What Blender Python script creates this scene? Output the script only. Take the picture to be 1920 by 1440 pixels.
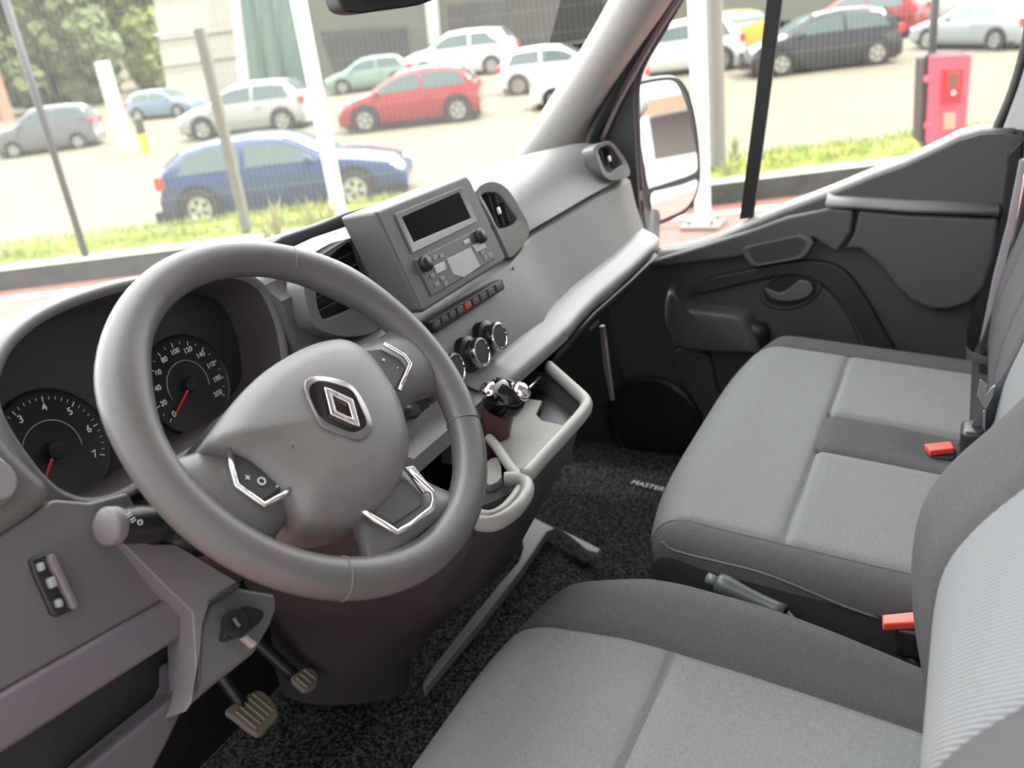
import bpy, bmesh, math, random
from mathutils import Vector, Matrix
random.seed(7)
for o in list(bpy.data.objects): bpy.data.objects.remove(o, do_unlink=True)
SC = bpy.context.scene; COL = SC.collection
ZOFF = 1.75                      # everything is laid out from eye height, then lifted at the end
# ------------------------------------------------------------------ camera
FPX = 1620.0
a_, p_, r_ = map(math.radians, (60.7, 22.5, 7.2))
CAM = Vector((-.57, 0, 0))
D = Vector((math.sin(a_)*math.cos(p_), math.cos(a_)*math.cos(p_), -math.sin(p_)))
_R = Vector((math.cos(a_), -math.sin(a_), 0)); _U = _R.cross(D)
CR = _R*math.cos(r_) - _U*math.sin(r_); CU = _U*math.cos(r_) + _R*math.sin(r_)
cd = bpy.data.cameras.new('camera'); co = bpy.data.objects.new('camera', cd); COL.objects.link(co)
cd.sensor_width = 36; cd.lens = FPX/1920*36; cd.clip_start = .02; cd.clip_end = 400
co.matrix_world = Matrix(((CR.x, CU.x, -D.x, CAM.x), (CR.y, CU.y, -D.y, CAM.y), (CR.z, CU.z, -D.z, CAM.z), (0, 0, 0, 1)))
cd.dof.use_dof = True; cd.dof.focus_distance = 1.0; cd.dof.aperture_fstop = cd.lens/1000/.006
SC.camera = co
# ------------------------------------------------------------------ light
w = bpy.data.worlds.new('world'); SC.world = w; w.use_nodes = True
nt = w.node_tree; bg = nt.nodes['Background']
bg.inputs[0].default_value = (.97, .985, 1, 1); # hazy sky, brightest ahead of the van
_tc = nt.nodes.new('ShaderNodeTexCoord'); _dp = nt.nodes.new('ShaderNodeVectorMath'); _dp.operation = 'DOT_PRODUCT'; _dp.inputs[1].default_value = (.50, .78, .37)
_mr = nt.nodes.new('ShaderNodeMapRange'); _mr.interpolation_type = 'SMOOTHSTEP'; _mr.inputs['From Min'].default_value = -.2; _mr.inputs['From Max'].default_value = 1; _mr.inputs['To Min'].default_value = .54; _mr.inputs['To Max'].default_value = 3.4
nt.links.new(_tc.outputs['Generated'], _dp.inputs[0]); nt.links.new(_dp.outputs['Value'], _mr.inputs['Value']); nt.links.new(_mr.outputs[0], bg.inputs[1])
sd = bpy.data.lights.new('sun', 'SUN'); so = bpy.data.objects.new('sun', sd); COL.objects.link(so)
sd.energy = 2.6; sd.angle = math.radians(4); sd.color = (1, .95, .86)
so.rotation_euler = Vector((-.12, .62, -1)).to_track_quat('-Z', 'Y').to_euler()
SC.view_settings.view_transform = 'Standard'; SC.view_settings.look = 'None'
SC.view_settings.exposure = 1.38; SC.view_settings.gamma = 1; SC.view_settings.use_curve_mapping = False
# ------------------------------------------------------------------ pixel -> point on a real plane
def ray(px, py): return (D*FPX + CR*(px-960) - CU*(py-720)).normalized()
def hit(px, py, pt, n):
    v = ray(px, py); pt = Vector(pt); n = Vector(n)
    return CAM + v*((pt-CAM).dot(n)/v.dot(n))
def HX(x, px, py): return hit(px, py, (x, 0, 0), (1, 0, 0))
def HY(y, px, py): return hit(px, py, (0, y, 0), (0, 1, 0))
def HZ(z, px, py): return hit(px, py, (0, 0, z), (0, 0, 1))
# ------------------------------------------------------------------ materials
MATS = {}
def mat(name, col, rough=.5, metal=0, spec=.5, noise=0, nscale=60, bump=0, bscale=400, emit=0, alpha=None, coat=0, trans=0):
    if name in MATS: return MATS[name]
    m = bpy.data.materials.new(name); m.use_nodes = True; t = m.node_tree; b = t.nodes['Principled BSDF']
    b.inputs['Base Color'].default_value = (*col, 1); b.inputs['Roughness'].default_value = rough
    b.inputs['Metallic'].default_value = metal; b.inputs['Specular IOR Level'].default_value = spec
    if coat: b.inputs['Coat Weight'].default_value = coat; b.inputs['Coat Roughness'].default_value = .05
    if emit: b.inputs['Emission Color'].default_value = (*col, 1); b.inputs['Emission Strength'].default_value = emit
    if noise:
        tc = t.nodes.new('ShaderNodeTexCoord'); n = t.nodes.new('ShaderNodeTexNoise'); n.inputs['Scale'].default_value = nscale; n.inputs['Detail'].default_value = 4
        r = t.nodes.new('ShaderNodeMapRange'); r.inputs['From Min'].default_value = .3; r.inputs['From Max'].default_value = .7
        r.inputs['To Min'].default_value = 1-noise; r.inputs['To Max'].default_value = 1+noise
        mx = t.nodes.new('ShaderNodeVectorMath'); mx.operation = 'SCALE'; mx.inputs[0].default_value = col
        t.links.new(tc.outputs['Object'], n.inputs['Vector']); t.links.new(n.outputs['Fac'], r.inputs['Value'])
        t.links.new(r.outputs[0], mx.inputs['Scale']); t.links.new(mx.outputs[0], b.inputs['Base Color'])
    if bump:
        tc = t.nodes.new('ShaderNodeTexCoord'); n = t.nodes.new('ShaderNodeTexNoise'); n.inputs['Scale'].default_value = bscale
        bp = t.nodes.new('ShaderNodeBump'); bp.inputs['Strength'].default_value = bump; bp.inputs['Distance'].default_value = .001
        t.links.new(tc.outputs['Object'], n.inputs['Vector']); t.links.new(n.outputs['Fac'], bp.inputs['Height']); t.links.new(bp.outputs[0], b.inputs['Normal'])
    MATS[name] = m; return m
def speckle(name, c1, c2, scale, th=.55, rough=.9):
    m = bpy.data.materials.new(name); m.use_nodes = True; t = m.node_tree; b = t.nodes['Principled BSDF']; b.inputs['Roughness'].default_value = rough
    b.inputs['Specular IOR Level'].default_value = .2
    tc = t.nodes.new('ShaderNodeTexCoord'); n = t.nodes.new('ShaderNodeTexNoise'); n.inputs['Scale'].default_value = scale; n.inputs['Detail'].default_value = 3
    cr = t.nodes.new('ShaderNodeValToRGB'); cr.color_ramp.elements[0].position = th-.08; cr.color_ramp.elements[1].position = th+.15
    cr.color_ramp.elements[0].color = (*c1, 1); cr.color_ramp.elements[1].color = (*c2, 1)
    bp = t.nodes.new('ShaderNodeBump'); bp.inputs['Strength'].default_value = .8; bp.inputs['Distance'].default_value = .003
    t.links.new(tc.outputs['Object'], n.inputs['Vector']); t.links.new(n.outputs['Fac'], cr.inputs[0]); t.links.new(cr.outputs[0], b.inputs['Base Color'])
    t.links.new(n.outputs['Fac'], bp.inputs['Height']); t.links.new(bp.outputs[0], b.inputs['Normal']); return m
def glass(name, tint, refl=.06, haze=0.0):
    m = bpy.data.materials.new(name); m.use_nodes = True; t = m.node_tree
    for n in list(t.nodes):
        if n.type != 'OUTPUT_MATERIAL': t.nodes.remove(n)
    out = t.nodes['Material Output']; tr = t.nodes.new('ShaderNodeBsdfTransparent'); tr.inputs[0].default_value = (*tint, 1)
    gl = t.nodes.new('ShaderNodeBsdfGlossy'); gl.inputs['Roughness'].default_value = .03; mx = t.nodes.new('ShaderNodeMixShader'); mx.inputs[0].default_value = refl
    t.links.new(tr.outputs[0], mx.inputs[1]); t.links.new(gl.outputs[0], mx.inputs[2]); last = mx
    if haze:  # translucent mix added for the veiling glare over the view outside
        tl = t.nodes.new('ShaderNodeBsdfTranslucent'); tl.inputs[0].default_value = (.9, .9, .85, 1); m2 = t.nodes.new('ShaderNodeMixShader'); m2.inputs[0].default_value = haze
        t.links.new(mx.outputs[0], m2.inputs[1]); t.links.new(tl.outputs[0], m2.inputs[2]); last = m2
    t.links.new(last.outputs[0], out.inputs[0]); return m
def stripes(name, c1, c2, scale):
    m = bpy.data.materials.new(name); m.use_nodes = True; t = m.node_tree; b = t.nodes['Principled BSDF']; b.inputs['Roughness'].default_value = .9; b.inputs['Specular IOR Level'].default_value = .2
    tc = t.nodes.new('ShaderNodeTexCoord'); dp = t.nodes.new('ShaderNodeVectorMath'); dp.operation = 'DOT_PRODUCT'; dp.inputs[1].default_value = (scale, 0, scale*.6)
    sn = t.nodes.new('ShaderNodeMath'); sn.operation = 'SINE'; wv = t.nodes.new('ShaderNodeMapRange'); wv.inputs['From Min'].default_value = -1
    t.links.new(tc.outputs['Object'], dp.inputs[0]); t.links.new(dp.outputs['Value'], sn.inputs[0]); t.links.new(sn.outputs[0], wv.inputs['Value'])
    cr = t.nodes.new('ShaderNodeValToRGB'); cr.color_ramp.elements[0].color = (*c1, 1); cr.color_ramp.elements[1].color = (*c2, 1)
    t.links.new(wv.outputs[0], cr.inputs[0]); t.links.new(cr.outputs[0], b.inputs['Base Color']); return m
PL = mat('dash_plastic', (.125, .12, .118), .42, bump=.15, bscale=900)
PLU = mat('upper_dash_plastic', (.152, .151, .146), .42, bump=.12, bscale=900)
PLD = mat('dark_plastic', (.045, .043, .05), .5, bump=.12, bscale=700)
PLK = mat('black_plastic', (.018, .018, .02), .35)
PIANO = mat('gloss_black', (.006, .006, .007), .06)
LILAC = mat('column_plastic', (.18, .16, .17), .5)
DOORP = mat('door_plastic', (.06, .058, .064), .5, bump=.12, bscale=700)
DOORU = mat('door_upper_plastic', (.085, .083, .088), .42, bump=.1, bscale=700)
PILL = mat('pillar_trim', (.36, .355, .34), .6)
WHL = mat('wheel_skin', (.112, .108, .105), .38, bump=.12, bscale=900)
HUBM = mat('hub_skin', (.15, .145, .140), .45, bump=.12, bscale=900)
CHR = mat('chrome', (.85, .85, .84), .12, metal=1)
SIL = mat('satin_silver', (.62, .62, .60), .28, metal=1)
STEEL = mat('dull_steel', (.4, .4, .4), .4, metal=.8)
FABL = mat('light_fabric', (.172, .177, .178), .95, spec=.15, noise=.12, nscale=350, bump=.5, bscale=700)
FABD = mat('dark_fabric', (.080, .077, .081), .95, spec=.15, noise=.12, nscale=350, bump=.5, bscale=700)
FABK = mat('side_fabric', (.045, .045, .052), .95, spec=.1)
STR = stripes('ribbed_fabric', (.10, .105, .11), (.22, .225, .23), 1400)
CARPET = speckle('carpet', (.006, .006, .007), (.082, .088, .088), 190, .50)
BELT = mat('belt_webbing', (.035, .045, .055), .7)
REDB = mat('red_button', (.85, .08, .05), .35)
REDL = mat('red_mark', (.8, .03, .03), .4)
WHT = mat('white_print', (.75, .75, .75), .5)
WPAINT = mat('white_paint', (.80, .80, .78), .4)
BODYW = mat('van_white', (.72, .73, .74), .25, coat=.5)
GREYP = mat('screen_grey', (.42, .44, .42), .3)
BRASS = mat('pedal_rubber', (.20, .165, .125), .6)
GEARR = mat('gear_red_brown', (.10, .045, .04), .3)
RUB = mat('seal_rubber', (.015, .015, .017), .5)
MIRR = mat('mirror_silver', (.92, .94, .94), .01, metal=1)
GWIN = glass('windscreen_glass', (.97, .99, .97), .03, .034)
GSIDE = glass('side_glass', (.97, .98, .97), .03, .015)
# ------------------------------------------------------------------ mesh helpers
def link(name, me, m, parent=None):
    o = bpy.data.objects.new(name, me); COL.objects.link(o)
    if m is not None: me.materials.append(m)
    if parent is not None:
        o.parent = parent; o.location = -world_loc(parent)
    return o
def world_loc(o):
    v = Vector((0, 0, 0))
    while o is not None: v += o.location; o = o.parent
    return v
def mesh(name, vs, fs, m, parent=None, smooth=False, bevel=0, seg=2, sub=0, angle=35, merge=0):
    me = bpy.data.meshes.new(name); me.from_pydata([tuple(v) for v in vs], [], fs)
    bm = bmesh.new(); bm.from_mesh(me)
    if merge: bmesh.ops.remove_doubles(bm, verts=bm.verts, dist=merge)
    bmesh.ops.recalc_face_normals(bm, faces=bm.faces); bm.to_mesh(me); bm.free()
    if smooth:
        for p in me.polygons: p.use_smooth = True
    o = link(name, me, m, parent)
    if bevel:
        b = o.modifiers.new('b', 'BEVEL'); b.width = bevel; b.segments = seg; b.limit_method = 'ANGLE'; b.angle_limit = math.radians(angle)
        b.use_clamp_overlap = True
        for p in me.polygons: p.use_smooth = True
        if True:
            wn = o.modifiers.new('w', 'WEIGHTED_NORMAL'); wn.keep_sharp = True
    if sub:
        s = o.modifiers.new('s', 'SUBSURF'); s.levels = sub; s.render_levels = sub
    return o
def thing(name, label, cat, loc=(0, 0, 0), group=None, kind=None):
    o = bpy.data.objects.new(name, None); COL.objects.link(o); o.location = loc; o.empty_display_size = .05
    return tag(o, label, cat, group, kind)
def tag(o, label, cat, group=None, kind=None):
    o['label'] = label; o['category'] = cat
    if group: o['group'] = group
    if kind: o['kind'] = kind
    return o
def crom(pts, n=6, closed=True):
    pts = [Vector(p) for p in pts]; N = len(pts); out = []
    rng = range(N) if closed else range(N-1)
    for i in rng:
        if closed: p0, p1, p2, p3 = pts[i-1], pts[i], pts[(i+1) % N], pts[(i+2) % N]
        else: p0, p1, p2, p3 = pts[max(i-1, 0)], pts[i], pts[i+1], pts[min(i+2, N-1)]
        for k in range(n):
            t = k/n; out.append(.5*((2*p1)+(p2-p0)*t+(2*p0-5*p1+4*p2-p3)*t*t+(3*p1-p0-3*p2+p3)*t*t*t))
    if not closed: out.append(pts[-1])
    return out
def solid(name, ring, direc, m, parent=None, bevel=.002, seg=2, smooth_n=0, lift=0):
    """closed ring of 3D points pushed along direc"""
    ring = crom(ring, smooth_n) if smooth_n else [Vector(p) for p in ring]
    direc = Vector(direc); up = -direc.normalized()*lift
    N = len(ring); vs = [p+up for p in ring]+[p+direc for p in ring]
    fs = [list(range(N)), list(range(2*N-1, N-1, -1))]+[[i, (i+1) % N, N+(i+1) % N, N+i] for i in range(N)]
    return mesh(name, vs, fs, m, parent, bevel=bevel, seg=seg)
def plate(name, pix, pt, n, thick, m, parent=None, bevel=.002, smooth_n=0, lift=0, seg=2):
    n = Vector(n).normalized()
    if n.dot(CAM-Vector(pt)) < 0: n = -n
    ring = [hit(x, y, pt, n)+n*lift for x, y in pix]
    return solid(name, ring, -n*(thick+lift), m, parent, bevel, seg, smooth_n)
def ringplate(name, outer, inner, direc, m, parent=None, bevel=.0015):
    """frame between two closed rings with equal counts, thickness direc"""
    N = len(outer); direc = Vector(direc)
    vs = [Vector(p) for p in outer]+[Vector(p) for p in inner]+[Vector(p)+direc for p in outer]+[Vector(p)+direc for p in inner]
    fs = []
    for i in range(N):
        j = (i+1) % N
        fs += [[i, j, N+j, N+i], [2*N+i, 3*N+i, 3*N+j, 2*N+j], [i, 2*N+i, 2*N+j, j], [N+i, N+j, 3*N+j, 3*N+i]]
    return mesh(name, vs, fs, m, parent, bevel=bevel)
def scaled(ring, k, c=None):
    c = c or sum((Vector(p) for p in ring), Vector())/len(ring)
    return [c+(Vector(p)-c)*k for p in ring]
def box(name, c, s, m, parent=None, bevel=.003, axes=None, seg=2):
    c = Vector(c); ax = axes or (Vector((1, 0, 0)), Vector((0, 1, 0)), Vector((0, 0, 1)))
    vs = [c+ax[0]*(s[0]/2*i)+ax[1]*(s[1]/2*j)+ax[2]*(s[2]/2*k) for i in (-1, 1) for j in (-1, 1) for k in (-1, 1)]
    return mesh(name, vs, [[0, 1, 3, 2], [4, 6, 7, 5], [0, 4, 5, 1], [2, 3, 7, 6], [0, 2, 6, 4], [1, 5, 7, 3]], m, parent, bevel=bevel, seg=seg)
def tube(name, path, rad, m, parent=None, seg=12, closed=False, flat=1.0, upv=(0, 0, 1), smooth_n=0):
    pts = crom(path, smooth_n, closed) if smooth_n else [Vector(p) for p in path]
    N = len(pts); vs = []; fs = []; upv = Vector(upv)
    for i, p in enumerate(pts):
        t = (pts[(i+1) % N]-pts[i-1]) if closed else (pts[min(i+1, N-1)]-pts[max(i-1, 0)])
        t.normalize(); s = t.cross(upv)
        if s.length < 1e-4: s = t.cross(Vector((1, 0, 0)))
        s.normalize(); u = s.cross(t); r = rad(i/(N-1)) if callable(rad) else rad
        for k in range(seg):
            a = 2*math.pi*k/seg; vs.append(p+s*(math.cos(a)*r)+u*(math.sin(a)*r*flat))
    M = N if closed else N-1
    for i in range(M):
        for k in range(seg):
            j = (i+1) % N; fs.append([i*seg+k, i*seg+(k+1) % seg, j*seg+(k+1) % seg, j*seg+k])
    if not closed: fs += [list(range(seg)), [(N-1)*seg+k for k in range(seg)]]
    return mesh(name, vs, fs, m, parent, smooth=True)
def basis(n, up=(0, 0, 1)):
    n = Vector(n).normalized(); u = Vector(up); r = u.cross(n)
    if r.length < 1e-4: r = Vector((1, 0, 0)).cross(n)
    if r.length < 1e-4: r = Vector((0, 1, 0)).cross(n)
    r.normalize(); return r, n.cross(r).normalized(), n
def lathe(name, c, n, prof, m, parent=None, seg=28, up=(0, 0, 1), sx=1, smooth=True):
    """prof: (radius, height along n)"""
    r, u, n = basis(n, up); c = Vector(c); vs = []; fs = []
    for rad, h in prof:
        for k in range(seg):
            a = 2*math.pi*k/seg; vs.append(c+n*h+r*(math.cos(a)*rad*sx)+u*(math.sin(a)*rad))
    for i in range(len(prof)-1):
        for k in range(seg): fs.append([i*seg+k, i*seg+(k+1) % seg, (i+1)*seg+(k+1) % seg, (i+1)*seg+k])
    fs += [list(range(seg)), [(len(prof)-1)*seg+k for k in range(seg)]]
    o = mesh(name, vs, fs, m, parent, smooth=False)
    if smooth:
        for p in o.data.polygons: p.use_smooth = len(p.vertices) == 4
        e = o.modifiers.new('e', 'EDGE_SPLIT'); e.split_angle = math.radians(50)
    return o
def grid(name, rows, m, parent=None, closed_u=False, smooth=True, thick=0, sub=0):
    nv = len(rows[0]); vs = [p for r in rows for p in r]; fs = []
    for i in range(len(rows)-1):
        for j in range(nv if closed_u else nv-1):
            k = (j+1) % nv; fs.append([i*nv+j, i*nv+k, (i+1)*nv+k, (i+1)*nv+j])
    o = mesh(name, vs, fs, m, parent, smooth=smooth)
    if thick:
        s = o.modifiers.new('t', 'SOLIDIFY'); s.thickness = thick; s.offset = 0
    if sub:
        s = o.modifiers.new('s', 'SUBSURF'); s.levels = sub; s.render_levels = sub
    return o
def text(name, s, size, pos, right, up, m, parent=None, ext=.0003, align='CENTER', bold=0):
    cu = bpy.data.curves.new(name, 'FONT'); cu.body = s; cu.size = size; cu.extrude = ext; cu.align_x = align; cu.align_y = 'CENTER'; cu.offset = bold
    t = bpy.data.objects.new(name, cu); COL.objects.link(t); bpy.context.view_layer.update()
    me = bpy.data.meshes.new_from_object(t.evaluated_get(bpy.context.evaluated_depsgraph_get())); bpy.data.objects.remove(t)
    right = Vector(right).normalized(); n = right.cross(Vector(up)).normalized(); up = n.cross(right)
    M = Matrix(((right.x, up.x, n.x, pos[0]), (right.y, up.y, n.y, pos[1]), (right.z, up.z, n.z, pos[2]), (0, 0, 0, 1)))
    me.transform(M); me.materials.clear(); return link(name, me, m, parent)
def merge_into(name, objs, parent=None):
    """join small marks into one mesh object"""
    bm = bmesh.new(); m = objs[0].data.materials[0]
    for o in objs:
        bm.from_mesh(o.data)
    me = bpy.data.meshes.new(name); bm.to_mesh(me); bm.free()
    for o in objs: bpy.data.objects.remove(o, do_unlink=True)
    return link(name, me, m, parent)
def lerp(a, b, t): return a+(b-a)*t
def interp(tab, x):
    if x <= tab[0][0]: return tab[0][1:]
    for p, q in zip(tab, tab[1:]):
        if x <= q[0]:
            t = (x-p[0])/(q[0]-p[0]); t = t*t*(3-2*t) if False else t
            return tuple(lerp(a, b, t) for a, b in zip(p[1:], q[1:]))
    return tab[-1][1:]

exec_parts = []
# ================================================================== SETTING: the cab shell
FL = -1.03
fl = box('floor', (.45, .45, FL-.03), (1.9, 1.5, .04), mat('floor_rubber', (.02, .02, .022), .7), bevel=0)
tag(fl, 'black cab floor under the carpet mat', 'floor', kind='structure')
tun = grid('wall_front', [[Vector((x, y, z)) for x in (-.46, 1.36)] for y, z in ((1.02, FL), (1.14, -.8), (1.16, -.45), (1.14, -.40))], PLK, thick=.01)
tag(tun, 'dark firewall trim in the footwell behind the pedals', 'wall', kind='structure')
cl = box('ceiling', (.45, .0, .86), (1.75, 1.3, .03), mat('headliner', (.45, .45, .43), .9), bevel=0); tag(cl, 'pale grey headliner of the cab', 'ceiling', kind='structure')
rw = box('wall_rear', (.45, -.66, -.1), (1.8, .03, 1.95), mat('bulkhead', (.25, .25, .25), .7), bevel=0); tag(rw, 'grey bulkhead panel behind the seats', 'wall', kind='structure')
# windscreen: from the cowl up and back to the roof
bl, br = Vector((-.52, 1.18, -.34)), Vector((1.36, 1.0, -.34))
tl, tr = Vector((-.36, .50, .84)), Vector((1.16, .40, .84))
def wsp(u, v):
    p = bl.lerp(br, u).lerp(tl.lerp(tr, u), v); p += Vector((0, .12*math.sin(math.pi*u)*(1-.4*v), 0)); return p
ws = grid('window_1', [[wsp(i/24, j/8) for i in range(25)] for j in range(9)], GWIN, thick=0)
tag(ws, 'large clear windscreen above the dashboard', 'window', kind='structure')

# right A pillar trim
def pillar():
    t = thing('trim_1', 'light grey pillar trim rising between windscreen and passenger window', 'pillar', (1.3, .8, -.3), kind='structure')
    rows = []
    stations = [  # windscreen edge pixel, ridge pixel, window edge pixel
        ((966, 300), (1066, 285), (1090, 292)), ((985, 270), (1076, 250), (1102, 256)), ((1030, 200), (1114, 190), (1140, 176)),
        ((1085, 115), (1152, 125), (1172, 118)), ((1142, 18), (1208, 35), (1222, 38)), ((1172, -40), (1240, -20), (1260, -20)), ((1235, -150), (1310, -130), (1335, -130))]
    for k, (A, B, C_) in enumerate(stations):
        v = k/6; xa = lerp(1.27, 1.12, v)
        pa = HX(xa, *A); pb = HX(xa+.0, *B); pc = HX(xa+.05, *C_)
        pa2 = pa+Vector((.05, .03, 0))
        rows.append([pa2, pa, pa.lerp(pb, .5)+Vector((-.012, 0, 0)), pb, pb.lerp(pc, .5)+Vector((.012, 0, 0)), pc, pc+Vector((.05, 0, 0))])
    rows.append([b_+(b_-a_2)*1.0 for a_2, b_ in zip(rows[-2], rows[-1])]); rows.append([b_+(b_-a_2)*2.4 for a_2, b_ in zip(rows[-2], rows[-1])])
    grid('pillar_cover', rows, PILL, t, thick=.006, sub=2)
    # dark seal along the pillar on the door side
    path = [HX(1.27, x, y) for x, y in ((1100, 300), (1112, 250), (1150, 176), (1184, 115), (1228, 40), (1268, -25), (1340, -130))]
    path.append(path[-1]+(path[-1]-path[-2])*1.0); path.append(path[-1]+(path[-1]-path[-2])*3.0)
    tube('door_seal', path, .014, RUB, t, smooth_n=4)
    return t
pillar()
# ================================================================== PASSENGER DOOR
XD = 1.30
def door():
    t = thing('door_1', 'dark grey passenger door with moulded pockets and a wide window', 'door', (1.32, .3, -1.0), kind='structure')
    P = lambda *a: [tuple(p) for p in a]
    sill = [(1206, 492), (1236, 478), (1300, 466), (1345, 448), (1400, 422), (1470, 392), (1560, 358), (1640, 325), (1700, 303), (1760, 275), (1800, 255), (1840, 244), (1880, 242), (1925, 246)]
    rear = [(1915, 330), (1890, 400), (1866, 500), (1835, 600), (1820, 690), (1800, 900)]
    base = sill+rear+[(1600, 1000), (1260, 850), (1200, 780), (1150, 660), (1140, 560), (1190, 500)]
    n = (-1, 0, 0)
    plate('door_panel', base, (XD, 0, 0), n, .06, DOORP, t, bevel=.006)
    # upper trim below the window: slopes up to the rear
    up = [(1345, 458), (1400, 428), (1470, 398), (1560, 364), (1640, 331), (1700, 309), (1760, 281), (1800, 261), (1840, 250), (1880, 248), (1918, 254), (1908, 330), (1885, 398), (1760, 396), (1640, 386), (1570, 382), (1480, 402), (1400, 432)]
    plate('upper_trim', up, (XD, 0, 0), n, .03, DOORU, t, bevel=.008, lift=.012, seg=3)
    # belt band and big rear panel, lighter
    band = [(1206, 500), (1206, 489), (1300, 462), (1400, 430), (1480, 401), (1560, 384), (1605, 388), (1600, 430), (1572, 468), (1530, 440), (1500, 444), (1440, 462), (1380, 478), (1340, 482), (1260, 492)]
    plate('belt_panel', band, (XD, 0, 0), n, .04, DOORU, t, bevel=.008, lift=.030, seg=3)
    rp = [(1612, 388), (1700, 396), (1874, 404), (1866, 470), (1848, 530), (1820, 562), (1780, 574), (1745, 574), (1710, 558), (1680, 530), (1650, 490), (1615, 462), (1585, 462), (1604, 430)]
    plate('rear_panel', rp, (XD, 0, 0), n, .04, DOORU, t, bevel=.009, lift=.026, seg=3)
    # shelf along the lower trim's top, light on it put into paler grey
    sh = [HX(XD-.03, *p) for p in ((1548, 388), (1605, 391), (1700, 398), (1872, 404))]
    rows = [[p+Vector((.0, 0, .0)) for p in sh], [p+Vector((-.004, 0, .008)) for p in sh], [p+Vector((.034, 0, .026)) for p in sh]]
    grid('armrest_shelf', rows, mat('shelf_lit_grey', (.24, .24, .23), .45), t, thick=.004)
    # swept rib from the belt down to the rear
    rib = [(1290, 548), (1330, 520), (1390, 506), (1470, 490), (1530, 486), (1580, 500), (1620, 548), (1655, 610), (1690, 680), (1640, 690), (1615, 620), (1575, 560), (1530, 522), (1480, 512), (1390, 530), (1330, 545)]
    plate('curved_rib', rib, (XD, 0, 0), n, .02, mat('rib_black', (.028, .027, .032), .5), t, bevel=.006, lift=.016, smooth_n=3)
    ins = [(1290, 560), (1390, 532), (1480, 515), (1530, 526), (1570, 563), (1606, 625), (1620, 700), (1500, 720), (1400, 660), (1300, 630), (1262, 590)]
    plate('lower_inset', ins, (XD, 0, 0), n, .01, DOORP, t, bevel=.004, lift=.005, smooth_n=3)
    # pull cup
    cup = [(1392, 468), (1400, 462), (1500, 440), (1520, 446), (1526, 456), (1512, 478), (1500, 486), (1420, 500), (1408, 498), (1396, 484)]
    co_ = [HX(XD-.034, *p) for p in cup]; ringplate('grab_cup', co_, scaled(co_, .78), (.03, 0, 0), mat('cup_trim', (.10, .105, .105), .35), t, bevel=.003)
    solid('cup_hollow', scaled([HX(XD-.0335, *p) for p in cup], .8), (.002, 0, 0), PLD, t, bevel=0)
    # inner handle
    ov = [HX(XD-.008, 1482+math.cos(a)*60, 545+math.sin(a)*36-math.cos(a)*9) for a in [i*math.tau/28 for i in range(28)]]
    h = ringplate('door_handle', ov, scaled(ov, .80), (.02, 0, 0), PLD, t, bevel=.004)
    solid('handle_recess', scaled(ov, .82), (.004, 0, 0), RUB, h, bevel=0)
    lev = [HX(XD-.018, *p) for p in ((1434, 540), (1462, 550), (1486, 536), (1500, 526), (1518, 530), (1524, 545), (1508, 560), (1470, 566), (1444, 558))]
    solid('handle_lever', lev, (.010, 0, 0), mat('lever_grey', (.11, .11, .115), .3), h, bevel=.004, smooth_n=3, seg=3)
    # armrest: bulky grip standing out from the door
    a0 = [(1252, 560), (1262, 548), (1278, 572), (1300, 582), (1380, 592), (1400, 612), (1418, 655), (1400, 660), (1280, 652), (1262, 630), (1250, 600)]
    ring0 = [p+Vector((.05, 0, 0)) for p in crom([HX(XD-.05, *p) for p in a0], 4)]; rows = []
    for k, (dx, s) in enumerate(((0, 1.12), (-.03, 1.08), (-.050, 1.04), (-.058, .96), (-.060, .85), (-.060, .02))):
        rows.append([p+Vector((dx, 0, 0)) for p in scaled(ring0, s)])
    grid('armrest', rows, mat('armrest_plastic', (.095, .088, .098), .42), t, closed_u=True)
    box('armrest_end', HX(XD-.02, 1412, 632), (.05, .07, .075), PLK, t, bevel=.02)
    # lower pocket and speaker
    pk = [(1266, 655), (1330, 660), (1345, 720), (1370, 775), (1350, 800), (1320, 770), (1290, 720)]
    plate('map_pocket', pk, (XD, 0, 0), n, .02, mat('pocket_plastic', (.075, .062, .068), .5), t, bevel=.004, lift=.02, smooth_n=3)
    c = HX(XD-.004, 1225, 790); rr, uu, nn = basis((-1, 0, 0))
    lathe('speaker_grille', c, (-1, 0, 0), [(.125, 0), (.125, .008), (.115, .012), (.11, .006), (0.001, .010)], PLK, t, seg=36)
    # window: pane, divider, frame seal
    pane = [(1212, 470), (1192, 180), (1196, 120), (1270, -20), (1330, -120), (1960, -120), (1925, 90), (1872, 240), (1800, 270), (1560, 372), (1300, 470)]
    rg = [HX(XD+.035, *p) for p in pane]
    mesh('window_glass', rg, [list(range(len(rg)))], GSIDE, t)
    fr = [(1236, 474), (1212, 455), (1200, 400), (1194, 300), (1190, 200), (1193, 150), (1206, 112), (1245, 45), (1285, -25), (1345, -130)]
    tube('front_seal', [HX(XD+.02, *p) for p in fr], .012, PLD, t, smooth_n=4)
    tube('rear_seal', [HX(XD+.02, *p) for p in ((1945, -100), (1936, 20), (1925, 90), (1902, 170), (1874, 236), (1866, 250))], .011, RUB, t, smooth_n=4)
    bar = [HX(XD+.03, *p) for p in ((1386, 412), (1412, 408), (1440, 200), (1474, -60), (1440, -60), (1414, 200))]
    ex = bar[3]-bar[2]; bar[3] = bar[3]+ex*1.6; bar[4] = bar[4]+ex*1.6
    solid('window_divider', bar, (.014, 0, 0), RUB, t, bevel=.002)
    wsil = [HX(XD+.01, *p) for p in ((1236, 474), (1300, 464), (1345, 448), (1400, 423), (1470, 393), (1560, 359), (1640, 326), (1700, 304), (1760, 276), (1800, 256), (1840, 246), (1900, 246))]
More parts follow.
